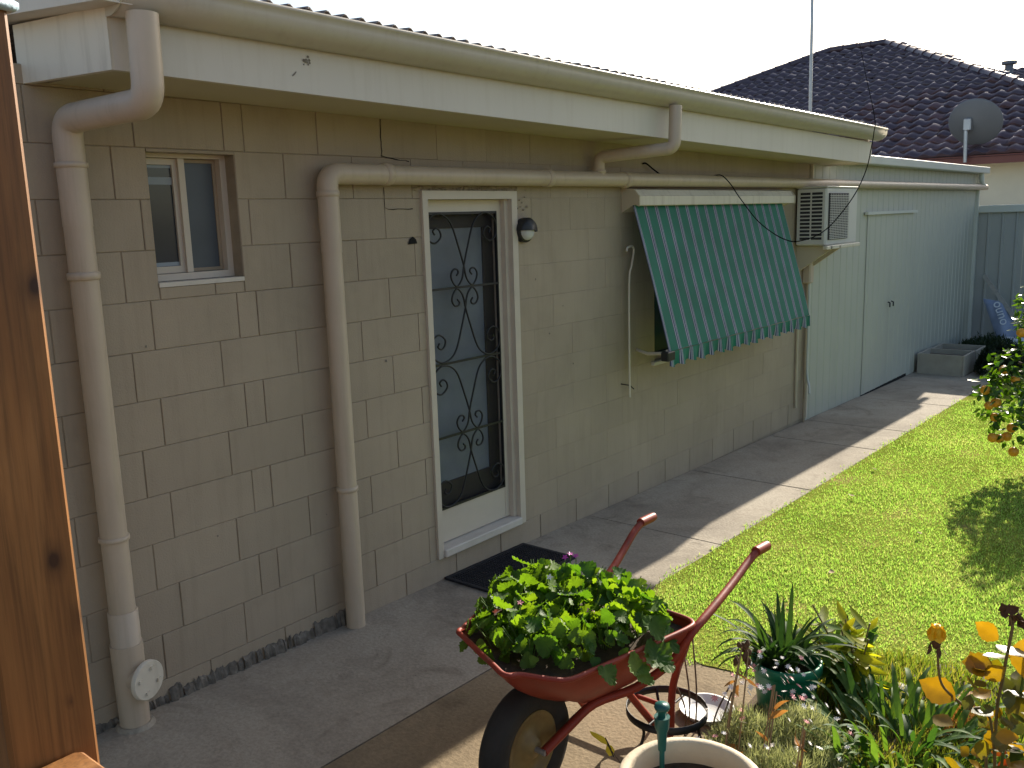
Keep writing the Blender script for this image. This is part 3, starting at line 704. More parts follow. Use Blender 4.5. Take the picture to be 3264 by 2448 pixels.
for i in range(12): x = ax0 + .066 + i * .0444; m.box(x, x + .004, ay0 - .022, ay0 - .0205, az0 + .055, az1 - .055)
o = m.build('grille_wires', 'acwhite', fp); o['kind'] = 'stuff'
m = MB(); m.bbox(ax0 - .005, ax1 + .005, ay0 - .008, ay1 + .005, az1 + .001, az1 + .014, .004); m.build('top_cover', 'acwhite', ac)
for x in (ax0 + .08, ax0 + .30):
    MB().extrude_x([(-.002, 1.30), (-.03, 1.30), (-.335, 1.51), (-.335, 1.538), (-.002, 1.538)], [x, x + .03]).build('bracket', 'soffit', ac)
MB().bbox(ax0 - .02, ax1 + .04, -.335, -.29, 1.507, 1.542, .005).build('bracket_rail', 'cream', ac)
ib = thing('isolator_box', (6.93, 0, 1.3), 'cream isolator switch box with conduit under the air conditioner', 'switch box')
MB().bbox(6.86, 6.96, -.085, -.001, 1.17, 1.40, .012).build('box', 'pvc', ib)
MB().tube([(6.92, -.04, 1.40), (6.92, -.05, 1.50)], .012, 8).build('gland', 'pvc', ib)
MB().tube([(6.93, -.03, 1.17), (6.93, -.03, .30), (6.93, -.03, gz(7))], .013, 8).build('conduit', 'frame_brown', ib)
hs = MB().tube(smoothpath([(6.965, -.035, 1.2), (6.975, -.035, .8), (6.97, -.035, .35), (6.955, -.05, .22), (6.90, -.09, .15), (6.86, -.11, .08)], 5), .012, 8).build('drain_hose', 'shed_trim')
tag(hs, 'thin pale drain hose hanging down the wall corner by the shed', 'hose')
cd = MB().tube([(6.74, -.018, .95), (6.745, -.018, .3), (6.752, -.018, -.05)], .014, 8).build('wall_conduit', 'soffit')
tag(cd, 'short vertical conduit on the block wall below the awning end', 'conduit')

# ------------------------------------------------------------------ cable and mast
pts = [(4.927, -.01, 2.165), (4.87, -.12, 2.165), (4.86, -.20, 2.10), (4.843, -.30, 1.976), (4.92, -.42, 1.796), (5.181, -.50, 1.662), (5.435, -.55, 1.633), (5.854, -.60, 1.713), (6.359, -.63, 1.959), (6.693, -.63, 2.203), (6.818, -.63, 2.41), (6.83, -.645, 2.55), (6.90, -.62, 2.70), (9.89, .47, 3.48), (15.22, 2.44, 5.02), (21.61, 4.82, 6.87), (30.19, 8.07, 9.91)]
cb = MB().tube(smoothpath(pts, 6), .0045, 6).build('overhead_cable', 'cable')
tag(cb, 'black overhead cable looping past the air conditioner up to the sky', 'cable')
ck = MB().tube(smoothpath([(3.88, -.005, 2.235), (3.89, -.03, 2.235), (3.96, -.04, 2.20), (4.06, -.05, 2.155), (4.09, -.06, 2.12)], 4), .006, 6).build('cable_stub', 'cable')
tag(ck, 'short black cable stub above the horizontal pipe', 'cable')
ms = thing('antenna_mast', (8.2, .5, 2.40), 'thin galvanised antenna mast rising behind the roof edge', 'mast')
MB().tube([(8.25, .5, 2.35), (8.15, .5, 6.2)], .017, 10).build('pole', 'galv', ms)
MB().box(8.15, 8.35, .40, .60, 2.395, 2.42).build('base_plate', 'galv', ms)

# ------------------------------------------------------------------ shed
shed = thing('garden_shed', (7.05, 0, gz(7)), 'pale grey green ribbed metal shed joined to the house end', 'shed')
SX0, SX1, SY = 7.02, 13.65, -.012
def ribbed(w, h, pitch=.19, dep=.006):
    xs = [0]; ys = [0]
    k = pitch / 2
    while k < w - .02:
        xs += [k - .022, k - .010, k + .010, k + .022]; ys += [0, -dep, -dep, 0]; k += pitch
    xs.append(w); ys.append(0); n = len(xs)
    return MB().add([(x, y, 0) for x, y in zip(xs, ys)] + [(x, y, h) for x, y in zip(xs, ys)], [(i, i + 1, n + i + 1, n + i) for i in range(n - 1)])
x = SX0; pw = .77; me = None; DX0, DX1 = 8.66, 10.40
while x < SX1 - .1:
    w = min(pw, SX1 - x); zb = gz(x) - .0
    me = ribbed(w, 2.40 - zb).mesh('cladding_sheet'); me.materials.append(M['shed'])
    o = bpy.data.objects.new('cladding_sheet', me); C.objects.link(o); o.parent = shed; o.location = Vector((x, SY - .001 * (int(x * 10) % 2), zb)) - Vector(shed.location); x += pw
MB().box(SX0, SX1, SY + .004, 4.0, gz(SX1), 2.39).build('body', 'shed', shed)
for a, b in ((DX0, 9.50), (9.504, DX1)):
    me = ribbed(b - a, 1.80 - gz(9.5) - .03).mesh('door_leaf'); me.materials.append(M['shed']); o = bpy.data.objects.new('door_leaf', me); C.objects.link(o); o.parent = shed
    o.location = Vector((a, SY - .013, gz(9.5) + .03)) - Vector(shed.location)
    MB().tube([((9.44 if a < 9 else 9.57), SY - .035, .76), ((9.44 if a < 9 else 9.57), SY - .06, .75), ((9.44 if a < 9 else 9.57), SY - .06, .70)], .009, 6).build('door_handle', 'iron', o)
MB().box(DX0 - .1, DX1 + .05, SY - .05, SY - .014, 1.802, 1.835).build('door_flashing', 'shed_trim', shed)
MB().box(DX0, DX1, SY - .012, SY - .002, gz(9.5) - .01, gz(9.5) + .028, 0).build('door_gap', 'darkgap', shed)
MB().box(SX1 - .02, SX1 + .03, SY - .045, SY + .05, gz(13), 2.39).build('corner_post', 'shed_trim', shed)
MB().extrude_x([(SY - .02, 2.335), (-.145, 2.335), (-.155, 2.345), (-.155, 2.425), (-.148, 2.43), (-.140, 2.42), (-.140, 2.35), (SY - .02, 2.35)][::-1], [7.44, 13.8]).build('gutter', 'shed_trim', shed)
n = 160; V = []
for y, z in ((-.13, 2.405), (4.1, 2.55)):
    for i in range(n + 1): V.append((SX0 + .02 + 6.72 * i / n, y, z + .008 * math.cos(i * 2 * math.pi / 2.0)))
MB().add(V, [(i, i + 1, n + 2 + i, n + 1 + i) for i in range(n)]).build('roof', 'galv', shed)
MB().tube(fillet([(13.5, -.10, 2.35), (13.53, -.11, 2.20), (13.75, -.10, 2.14)], .05), .035, 10).build('outlet_elbow', 'shed_trim', shed)

# ------------------------------------------------------------------ fence, clutter at the far end
fe = thing('metal_fence', (13.8, -3, gz(14)), 'grey ribbed sheet metal fence closing the far end of the yard', 'fence')
zf = gz(14)
y = .1
while y > -9:
    me = ribbed(.78, 1.76 - zf, .195, .02).mesh('fence_sheet'); me.materials.append(M['fence'])
    o = bpy.data.objects.new('fence_sheet', me); C.objects.link(o); o.parent = fe; o.matrix_basis = Matrix.Translation(Vector((13.75, y, zf)) - Vector(fe.location)) @ Matrix.Rotation(R(-90), 4, 'Z'); y -= .785
MB().bbox(13.69, 13.80, -9, .1, 1.75, 1.86, .006).build('top_rail', 'shed_trim', fe)
MB().box(13.77, 13.83, -9, .1, zf + .02, zf + .08).build('bottom_rail', 'fence', fe)
for y in (.08, -2.3, -4.7, -7.1): MB().box(13.70, 13.79, y - .03, y + .03, zf, 1.77).build('post', 'fence', fe)

def polybox(x0, lab):
    t = thing('planter_box', (x0 + .3, -.35, gz(x0)), lab, 'planter', 'foam planter boxes against the shed'); z0 = gz(x0); z1 = z0 + .27; w = .03; y0, y1 = -.64, -.06; x1 = x0 + .56
    m = MB(); m.bbox(x0, x1, y0, y0 + w, z0, z1, .006); m.bbox(x0, x1, y1 - w, y1, z0, z1, .006); m.box(x0 + .001, x0 + w, y0 + w, y1 - w, z0, z1 - .002); m.box(x1 - w, x1 - .001, y0 + w, y1 - w, z0, z1 - .002); m.box(x0 + w, x1 - w, y0 + w, y1 - w, z0, z0 + .03)
    m.build('foam_wall', 'box', t); MB().box(x0 + w, x1 - w, y0 + w, y1 - w, z0 + .031, z1 - .07).build('soil', 'soil', t)
polybox(10.75, 'pale foam planter box of soil, nearer of the two by the shed')
polybox(11.36, 'pale foam planter box of soil, farther of the two by the shed')
# fertiliser bag leaning on the fence, plank
bagp = [(13.35, -.26, .47), (13.33, -.56, .43), (13.05, -.90, -.08), (13.0, -.60, -.20)]
bg_ = thing('plastic_bag', (13.4, -.6, gz(13)), 'slumped blue plastic bag with white lettering leaning at the fence', 'bag')
def puff(c4, th, nx=10, ny=12):
    A, B, D_, E_ = [Vector(p) for p in c4]; nrm = (B - A).cross(E_ - A).normalized(); m = MB()
    for sgn in (1, -1):
        V = []
        for j in range(ny + 1):
            for i in range(nx + 1):
                u, v = i / nx, j / ny; p = A.lerp(B, u).lerp(E_.lerp(D_, u), v); V.append(p + nrm * sgn * th * (math.sin(math.pi * u) * math.sin(math.pi * v)) ** .5 * (1 + .25 * math.sin(9 * u + 7 * v)))
        m.add(V, [(j * (nx + 1) + i, j * (nx + 1) + i + 1, (j + 1) * (nx + 1) + i + 1, (j + 1) * (nx + 1) + i) for j in range(ny) for i in range(nx)], True)
    return m
puff(bagp, .07).build('sack', 'bagblue', bg_)
puff([(13.05, -.60, -.05), (12.98, -.98, -.05), (12.85, -.95, -.28), (12.9, -.55, -.28)], .08).build('sack_end', 'bagwhite', bg_)
cu = bpy.data.curves.new('lettering', 'FONT'); cu.body = 'ouno'; cu.size = .19; cu.extrude = .001
to = bpy.data.objects.new('text_source', cu); C.objects.link(to); lme = bpy.data.meshes.new_from_object(to.evaluated_get(bpy.context.evaluated_depsgraph_get())); bpy.data.objects.remove(to); lme.materials.clear(); lme.materials.append(M['bagwhite'])
lt = bpy.data.objects.new('lettering', lme); C.objects.link(lt); lt.parent = bg_; lt['kind'] = 'stuff'
A_, B_, D_, E_ = [Vector(p) for p in bagp]; ux = (E_ - A_).normalized(); nn = (B_ - A_).cross(E_ - A_).normalized()
if nn.x > 0: nn = -nn
uy = nn.cross(ux); mt = Matrix.Identity(4)
for r_ in range(3): mt[r_][0], mt[r_][1], mt[r_][2] = ux[r_], uy[r_], nn[r_]
mt.translation = A_.lerp(B_, .42).lerp(E_.lerp(D_, .42), .12) + nn * .092 - bg_.location
lt.matrix_basis = mt
pl = MB(); a, b = Vector((13.62, -.20, .80)), Vector((12.95, -.95, .0)); d_ = (b - a).normalized(); w_ = d_.cross(Vector((1, 0, 0))).normalized() * .028; t_ = d_.cross(w_).normalized() * .012
pl.hexa([a - w_ - t_, a + w_ - t_, a + w_ + t_, a - w_ + t_, b - w_ - t_, b + w_ - t_, b + w_ + t_, b - w_ + t_])
tag(pl.build('timber_stake', 'weathered'), 'weathered grey timber stake leaning across the blue bag', 'stake')

# ------------------------------------------------------------------ neighbour's house with tiled hip roof
nb = thing('neighbour_house', (17, 5, gz(16)), 'neighbouring house with dark glazed tile hip roof and red fascia', 'house')
NX, NZ, NP = 17.0, 2.78, R(24.9); TP = math.tan(NP); AY0, AY1, RX = 4.8, 6.3, 24.35
ny0, ny1 = AY0 - (RX - NX), AY1 + (RX - NX)
MB().box(NX + .55, 31, ny0 + .55, ny1 - .55, gz(16), NZ - .14).build('wall', 'nwall', nb)
MB().box(NX + .02, NX + .06, ny0, ny1, NZ - .17, NZ - .01).build('fascia', 'nfascia', nb)
MB().box(NX + .06, NX + .56, ny0, ny1, NZ - .15, NZ - .138).build('eave_lining', 'nwall', nb)
zr = NZ + TP * (RX - NX); xe = RX + (RX - NX)
m = MB(); P = [(NX, ny0, NZ - .04), (NX, ny1, NZ - .04), (xe, ny1, NZ - .04), (xe, ny0, NZ - .04), (RX, AY0, zr - .04), (RX, AY1, zr - .04)]
rf = m.add(P, [(0, 4, 5, 1), (1, 5, 2), (2, 5, 4, 3), (3, 4, 0)]).build('roof', 'rooftile', nb)
tw, tl = .30, .33; V = []; ns = 8
prof = [0, .012, .034, .044, .036, .014, .0, -.004, 0]
for v_, dz in ((0, .030), (tl * 1.08, 0)):
    for i in range(ns + 1): V.append((tw * 1.04 * i / ns, v_, prof[i] * 1.05 + dz))
for i in range(ns + 1): V.append((tw * 1.04 * i / ns, 0, prof[i] * .2 - .004))
k = ns + 1; F = [(i, i + 1, k + i + 1, k + i) for i in range(ns)] + [(2 * k + i, 2 * k + i + 1, i + 1, i) for i in range(ns)]
tme = MB().add(V, F, True).mesh('tile'); tme.materials.append(M['rooftile'])
for p in tme.polygons:
    if p.index >= ns: p.use_smooth = False
sp_ = Vector((math.cos(NP), 0, math.sin(NP))); ex = Vector((0, -1, 0)); nz_ = ex.cross(sp_)
cells = []; Ls = (RX - NX) / math.cos(NP)
for r_ in range(int(Ls / tl)):
    s_ = r_ * tl; xx = NX + s_ * math.cos(NP); y0_, y1_ = AY0 - (RX - xx) + .1, AY1 + (RX - xx) - .1
    kk = int(math.floor(y0_ / tw)) + 1
    while kk * tw < y1_ - .0:
        yy = kk * tw + .06 * math.sin(r_ * 1.3); kk += 1
        p = Vector((NX, yy, NZ)) + sp_ * s_
        # leave out what stands behind the block house roof
        u = (p.y + 3.43) / (p.x + 1.78)
        if u > .62: continue
        cells.append((p, (p - Vector(co.location)).length))
cells.sort(key=lambda c_: c_[1])
far = MB()
for i, (p, _) in enumerate(cells):
    mt = Matrix.Identity(4)
    e_ = Euler((random.uniform(-.03, .03), random.uniform(-.05, .05), random.uniform(-.02, .02))).to_matrix()
    for r_ in range(3): mt[r_][0], mt[r_][1], mt[r_][2] = ex[r_], sp_[r_], nz_[r_]
    mt = mt @ e_.to_4x4(); mt.translation = p
    if i < 300: inst('tile', tme, rf, mt)
    else: far.add([mt @ v.co for v in tme.vertices], [tuple(q.vertices) for q in tme.polygons], True)
if far.v: far.build('upper_tiles', 'rooftile', rf)['kind'] = 'stuff'
def caps(a, b, n, r0=.105):
    a, b = Vector(a), Vector(b)
    for i in range(n):
        p, q = a.lerp(b, i / n), a.lerp(b, (i + 1.12) / n); MB().tube([p, p + (q - p) * .12, q], [r0 * 1.12, r0, r0 * .9], 10).build('ridge_cap', 'rooftile', rf)
caps((NX, ny0, NZ + .03), (RX, AY0, zr + .02), 26); caps((NX + 3, ny1 - 3, NZ + 3 * TP + .03), (RX, AY1, zr + .02), 16); caps((RX, AY0, zr + .02), (RX, AY1, zr + .02), 4)
# satellite dish on the neighbour's fascia
ds = thing('satellite_dish', (16.9, .93, 2.74), 'round dark grey satellite dish seen from behind on a pale mast', 'satellite dish')
MB().tube([(16.90, .93, 2.65), (16.90, .95, 3.30)], .035, 10).build('mast', 'galv', ds)
dc = Vector((17.05, .83, 3.36)); dn = Vector((.82, .05, .45)).normalized(); q_ = dn.to_track_quat('Z', 'Y').to_matrix().to_4x4(); q_.translation = dc
m = MB(); m.lathe([(.001, -.075), (.15, -.066), (.30, -.035), (.42, .012), (.455, .03), (.46, .036), (.452, .036), (.42, .02), (.30, -.027), (.15, -.058), (.001, -.067)], 36)
m.v = [tuple(q_ @ Vector(p)) for p in m.v]; m.build('reflector', 'dish', ds)
MB().bbox(16.86, 17.02, .86, .99, 3.22, 3.44, .015).build('bracket', 'galv', ds)
# further roof behind, with flue
n2 = thing('far_house', (40, -4, gz(16)), 'further tiled roof with sunlit tiles and flue behind the right hip', 'house')
MB().box(34.6, 45, -14, 5.4, gz(16), 4.6).build('wall', 'nwall', n2)
fr_ = MB().add([(34, -15, 4.66), (34, 6, 4.66), (40, 6, 7.16), (40, -15, 7.16), (46, 6, 4.66), (46, -15, 4.66)], [(0, 3, 2, 1), (3, 5, 4, 2)]).build('roof', 'rooftile', n2)
bt = MB(); fs = Vector((6, 0, 2.5)).normalized(); fn_ = ex.cross(fs)
for r_ in range(19):
    for k_ in range(26):
        p = Vector((34, 6.0 - k_ * .30, 4.68)) + fs * (r_ * .33); mt = Matrix.Identity(4)
        for a_ in range(3): mt[a_][0], mt[a_][1], mt[a_][2] = ex[a_], fs[a_], fn_[a_]
        mt.translation = p; bt.add([mt @ v.co for v in tme.vertices], [tuple(q.vertices) for q in tme.polygons], True)
bt.build('roof_tiles', 'rooftile', fr_)['kind'] = 'stuff'
MB().tube([(38, 4.5, 6.2), (38, 4.5, 7.08)], .15, 12).build('flue', 'dish', n2)
MB().tube([(38, 4.5, 7.06), (38, 4.5, 7.17)], .27, 12).build('flue_cap', 'dish', n2)

# ------------------------------------------------------------------ pergola post, rail, beam, and an unseen roof overhead
po = thing('timber_pergola', (-1.42, -2.435, gz(-1.4)), 'knotty stained pine post with dark beam, lit along one edge', 'pergola')
MB().bbox(-1.467, -1.377, -2.482, -2.392, gz(-1.4), 2.124, .004).build('post', 'pine', po)
MB().bbox(-1.475, -1.369, -6.0, -.1, 2.125, 2.32, .004).build('beam', 'pine', po)
for y in (-5.9, -4.9, -3.9, -2.9, -1.9, -.9): MB().bbox(-6.0, -1.37, y, y + .045, 2.321, 2.42, .004).build('unseen_rafter', 'pine', po)
MB().box(-6.1, -1.33, -6.05, -.05, 2.421, 2.45).build('unseen_roof_panel', 'shed_trim', po)  # out-of-view cover on rafters, added to cut skylight on the near-left ground
for x, y in ((-1.467, -5.9), (-5.95, -5.9), (-5.95, -.2)): MB().bbox(x, x + .09, y, y + .09, gz(-1.4), 2.124 if x > -2 else 2.32, .004).build('post', 'pine', po)  # out-of-view posts carrying the added roof
rp = thing('rope_tie', (-1.42, -2.435, 2.06), 'blue and white rope knotted round the top of the pine post', 'rope')
for k_ in range(2):
    pts = []
    for i in range(25):
        a = 2 * math.pi * i / 24; s_ = max(abs(math.cos(a)), abs(math.sin(a))); pts.append((-1.422 + .049 * math.cos(a) / s_, -2.437 + .049 * math.sin(a) / s_, 2.100 + .011 * k_ + .005 * math.sin(a * 2 + k_)))
    MB().tube(pts, .0055, 6).build('coil', 'rope', rp)
ra = thing('hand_rail', (-1.43, -2.9, 1.28), 'sunlit timber hand rail running back from the pine post', 'rail')
MB().bbox(-1.475, -1.398, -3.6, -2.486, 1.285, 1.332, .005).build('rail', 'pine', ra)
for y in (-2.75, -3.05, -3.35): MB().bbox(-1.46, -1.42, y - .02, y + .02, gz(-1.4), 1.284, .003).build('baluster', 'pine', ra)

# ------------------------------------------------------------------ door mat
dm = thing('door_mat', (2.06, -.21, gz(2.06)), 'black rubber door mat on the concrete in front of the door', 'mat')
sl_ = -.019; mz = -.10
MB().box(1.70, 2.42, -.415, -.005, mz + .001, mz + .008, sl_).build('backing', 'mat', dm)
m = MB()
for a, b, c_, d_ in ((1.70, 2.42, -.415, -.390), (1.70, 2.42, -.030, -.005), (1.70, 1.725, -.390, -.030), (2.395, 2.42, -.390, -.030)): m.box(a, b, c_, d_, mz + .0081, mz + .014, sl_)
m.build('border', 'mat', dm)
m = MB()
for i in range(33):
    for j in range(17):
        x, y = 1.735 + i * .0202, -.382 + j * .0206; m.box(x, x + .012, y, y + .012, mz + .0081, mz + .0125, sl_)
m.build('rubber_studs', 'mat', dm)['kind'] = 'stuff'

# ------------------------------------------------------------------ wheelbarrow
BY = -1.605; G = gz(.8)
wb = thing('wheelbarrow', (.8, BY, G), 'red metal wheelbarrow used as a planter on the concrete', 'wheelbarrow')
RIM = [(.255, -1.565, .602), (.212, -1.67, .600), (.195, -1.718, .596), (.208, -1.742, .592), (.243, -1.757, .585), (.330, -1.852, .558), (.425, -1.880, .552), (.60, -1.920, .551), (.80, -1.965, .549), (.915, -1.985, .548), (.955, -1.972, .547), (.975, -1.93, .546), (.983, -1.85, .546), (1.005, -1.62, .546), (1.025, -1.40, .546), (1.018, -1.32, .547), (.98, -1.275, .548), (.92, -1.262, .549), (.75, -1.275, .552), (.58, -1.30, .556), (.46, -1.335, .562), (.375, -1.385, .585), (.345, -1.397, .594), (.325, -1.412, .598), (.312, -1.44, .600)]
rim = [(x, y - BY, h_) for x, y, h_ in RIM]; nr = len(rim)
flo = [(.75 + (x - .62) * .38, (y + .01) * .46, .288 + .01 * (x < .3)) for x, y, h_ in rim]
def lp(t):
    b = math.sin(math.pi * t) * .02; out = []
    for (x, y, z), (a, c_, d_) in zip(rim, flo):
        w = t ** 1.25; out.append((x + (a - x) * w, y + (c_ - y) * w, z + (d_ - z) * t ** .92))
    return out
def tp(p): return (p[0], BY + p[1], G + p[2])
V = []; ts = [0, .12, .3, .5, .7, .85, .95, 1.0]
for t in ts: V += [tp(p) for p in lp(t)]
F = [(i * nr + k, i * nr + (k + 1) % nr, (i + 1) * nr + (k + 1) % nr, (i + 1) * nr + k) for i in range(len(ts) - 1) for k in range(nr)] + [tuple((len(ts) - 1) * nr + k for k in range(nr))]
tray = MB().add(V, F, True).build('tray', 'barrowred', wb)
rp_ = smoothpath([tp(p) for p in rim] + [tp(rim[0])], 3)
MB().tube(rp_, .0095, 8, cap=False).build('rolled_rim', 'barrowred', tray)
HA = [(1.655, .215, .632), (1.58, .213, .635), (1.50, .21, .612), (1.40, .20, .565), (1.26, .185, .505), (1.05, .18, .42), (.93, .17, .34), (.83, .13, .285), (.68, .085, .275), (.55, .06, .24), (.41, .05, .212)]
HB = [(1.595, -.36, .635), (1.53, -.358, .638), (1.44, -.353, .612), (1.30, -.36, .580), (1.10, -.37, .545), (.95, -.365, .505), (.90, -.32, .41), (.84, -.20, .29), (.68, -.125, .275), (.55, -.105, .24), (.41, -.10, .212)]
for H in (HA, HB):
    hn = MB().tube(smoothpath([tp(p) for p in H], 4), .0165, 10).build('handle', 'barrowred', wb)
    a, b = Vector(tp(H[0])), Vector(tp(H[1])); e = (b - a)
    gp_ = MB(); gp_.tube([a - e * .25] + [a + e * (.25 * i - .2) for i in range(1, 6)] + [a + e * 1.35], [.019] + [.0215, .0205] * 3, 12); gp_.build('grip', 'barrowred', hn)
for s_ in (1, -1):
    o_ = -.03; lg = [(.94, .33 * s_ + o_, .50), (.99, .28 * s_ + o_, .39), (1.03, .235 * s_ + o_, .30), (1.045, .205 * s_ + o_, .19), (1.05, .195 * s_ + o_, .02), (1.02, .19 * s_ + o_, .012), (.90, .17 * s_ + o_, .16), (.82, .15 * s_ + o_, .27)]
    MB().tube(smoothpath([tp(p) for p in lg], 5), .0145, 10).build('leg', 'barrowred', wb)
MB().tube([tp((1.047, .165, .12)), tp((1.047, -.225, .12))], .010, 8).build('leg_brace', 'barrowred', wb)
WR = .214; wc = Vector((.405, BY - .025, G + WR)); SC_ = WR / .196
wh = MB().lathe([(a_ * SC_, b_) for a_, b_ in ((.118, -.030), (.128, -.040), (.155, -.048), (.180, -.044), (.192, -.028), (.196, -.010), (.196, .010), (.192, .028), (.180, .044), (.155, .048), (.128, .040), (.118, .030))], 40, tuple(wc), 'y').build('tyre', 'rubber', wb)
wheel_rim = MB().lathe([(.129, -.034), (.113, -.036), (.108, -.020), (.075, -.010), (.045, -.022), (.030, -.045), (.001, -.046)], 32, tuple(wc), 'y'); wheel_rim.lathe([(.129, .034), (.113, .036), (.108, .020), (.075, .010), (.045, .022), (.030, .045), (.001, .046)], 32, tuple(wc), 'y')
wheel_rim.lathe([(.129, -.034), (.129, .034)], 32, tuple(wc), 'y'); wheel_rim.build('wheel_rim', 'rim', wh)
MB().tube([wc + Vector((0, -.085, 0)), wc + Vector((0, .085, 0))], .010, 10).build('axle', 'galv', wb)
# soil filling
V = [tp((.62, 0, .55))] + [tp((p[0], p[1], p[2] + .008)) for p in lp(.13)]
MB().add(V, [(0, 1 + (k + 1) % nr, 1 + k) for k in range(nr)], True).build('soil', 'soil', wb)

# ------------------------------------------------------------------ foliage helpers
def leafmesh(name, outline, mat, cup=.12, mid=True, wave=.0, fold=.0):
    "outline: closed list of (x,y); normal +z"
    n = len(outline); cx_, cy_ = sum(p[0] for p in outline) / n, sum(p[1] for p in outline) / n
    V = [(cx_, cy_, 0)]; 
    for i, (x, y) in enumerate(outline):
        hx, hy = (x * .55 + cx_ * .45), (y * .55 + cy_ * .45); V.append((hx, hy, cup * ((hx - cx_) ** 2 + (hy - cy_) ** 2) + fold * abs(hx)))
    for i, (x, y) in enumerate(outline):
        V.append((x, y, cup * ((x - cx_) ** 2 + (y - cy_) ** 2) + fold * abs(x) + wave * math.sin(i * 2.4)))
    F = [(0, 1 + i, 1 + (i + 1) % n) for i in range(n)] + [(1 + i, 1 + n + i, 1 + n + (i + 1) % n, 1 + (i + 1) % n) for i in range(n)]
    me = MB().add(V, F, True).mesh(name); me.materials.append(M[mat]); return me
def geranium(k, mat='leaf_geranium'):
    out = []
    for i in range(34):
        a = R(-155) + R(310) * i / 33; lobe = .5 + .5 * math.cos(a * 3.1 + k); r = .5 * (.66 + .30 * lobe + .09 * (i % 2)) * (1 - .12 * abs(a) / math.pi)
        out.append((r * math.sin(a), .42 + r * math.cos(a)))
    out.append((0, .10)); return leafmesh('leaf', out, mat, .25 + .35 * k, wave=.05)
def ovate(w, mat, ser=.0, n=9, cup=.1, fold=.12):
    L = [( w * math.sin(math.pi * (i / n) ** .85) * (1 + ser * (1 if i % 2 else -1)), i / n) for i in range(n + 1)]
    return leafmesh('leaf', L[1:] + [(-x, y) for x, y in L[-2:0:-1]] + [(0, 0)], mat, cup, fold=fold)
def strapmesh(bend, w, mat, n=8, name='leaf'):
    V = []; p = Vector((0, 0, 0)); a = R(84)
    for i in range(n + 1):
        u = i / n; ww = w * (1 - u) ** .45 * (.65 + .35 * min(1, u * 4)) if i < n else .0005
        V += [(-ww, p.y, p.z + ww * .35), (0, p.y, p.z), (ww, p.y, p.z + ww * .35)]; a -= bend / n * (.4 + 1.2 * u); p = p + Vector((0, math.cos(a), math.sin(a))) / n
    F = []
    for i in range(n):
        for q in (0, 1): F.append((i * 3 + q, i * 3 + q + 1, i * 3 + q + 4, i * 3 + q + 3))
    me = MB().add(V, F, True).mesh(name); me.materials.append(M[mat]); return me
def orient(loc, normal, spin, scale):
    q_ = Vector(normal).normalized().to_track_quat('Z', 'Y').to_matrix().to_4x4()
    m_ = q_ @ Matrix.Rotation(spin, 4, 'Z') @ Matrix.Diagonal((scale, scale, scale, 1)); m_.translation = Vector(loc); return m_
def upright(loc, yaw, tilt, scale):
    m_ = Matrix.Rotation(yaw, 4, 'Z') @ Matrix.Rotation(-tilt, 4, 'X') @ Matrix.Diagonal((scale, scale, scale, 1)); m_.translation = Vector(loc); return m_

# ------------------------------------------------------------------ plant in the barrow
bpz = G + .5
pl_ = thing('leafy_plant', (.66, BY, bpz), 'bright green lobed leaf plants with magenta flowers filling the wheelbarrow', 'plant')
GM = [geranium(k) for k in (0, .5, 1.0)]
clumps = [(.40, .08), (.40, -.06), (.50, -.14), (.52, .04), (.54, .16), (.64, -.20), (.66, -.04), (.68, .12), (.68, .24), (.78, -.24), (.80, -.06), (.82, .10), (.82, .24), (.90, -.10), (.90, .06)]
lv = []
for cx_, cy_ in clumps:
    for k_ in range(44):
        a = random.uniform(0, 2 * math.pi); e = random.uniform(.02, 1) ** .6; hh = .125 * (1 - .75 * e * e) * random.uniform(.25, 1) ** .6
        p = Vector((cx_ + .125 * e * math.cos(a), BY + cy_ + .12 * e * math.sin(a), G + .555 + hh))
        if p.x < .30 or p.x > .97 or p.y < BY - .33: continue
        nv = Vector((math.cos(a) * e * 1.2 + random.uniform(-.6, .6), math.sin(a) * e * 1.2 + random.uniform(-.6, .6), random.uniform(.15, .9)))
        lv.append((p, nv, random.uniform(0, 6.28), random.uniform(.042, .092) if hh > .06 else random.uniform(.035, .07)))
for x, y, z, s_ in ((.66, -.33, .56, .12), (.73, -.34, .555, .13), (.80, -.31, .57, .12), (.58, -.32, .55, .10), (.50, -.29, .56, .09), (.86, -.27, .60, .12), (.70, -.36, .52, .09), (.60, -.35, .52, .085), (.78, -.30, .63, .12), (.84, -.22, .65, .12)):
    lv.append((Vector((x, BY + y, G + z)), Vector((-.1, -.75, .8)), random.uniform(-.6, .6) + math.pi, s_))
lv.sort(key=lambda q: -(q[0].z - G) + .35 * (q[0].y - BY)); low = MB()
for i, q in enumerate(lv):
    if i < 300: inst('leaf', random.choice(GM), pl_, orient(*q))
    else:
        mt = orient(*q); low.add([mt @ v.co for v in GM[0].vertices], [tuple(g_.vertices) for g_ in GM[0].polygons], True)
if low.v: low.build('lower_leaves', 'leaf_geranium', pl_)['kind'] = 'stuff'
m = MB()
for cx_, cy_ in clumps:
    for k_ in range(7):
        a = random.uniform(0, 6.28); m.tube(smoothpath([(cx_, BY + cy_, G + .5), (cx_ + .04 * math.cos(a), BY + cy_ + .04 * math.sin(a), G + .58), (cx_ + .09 * math.cos(a), BY + cy_ + .09 * math.sin(a), G + .66)], 3), .0022, 4)
m.build('leaf_stalks', 'stemgreen', pl_)['kind'] = 'stuff'
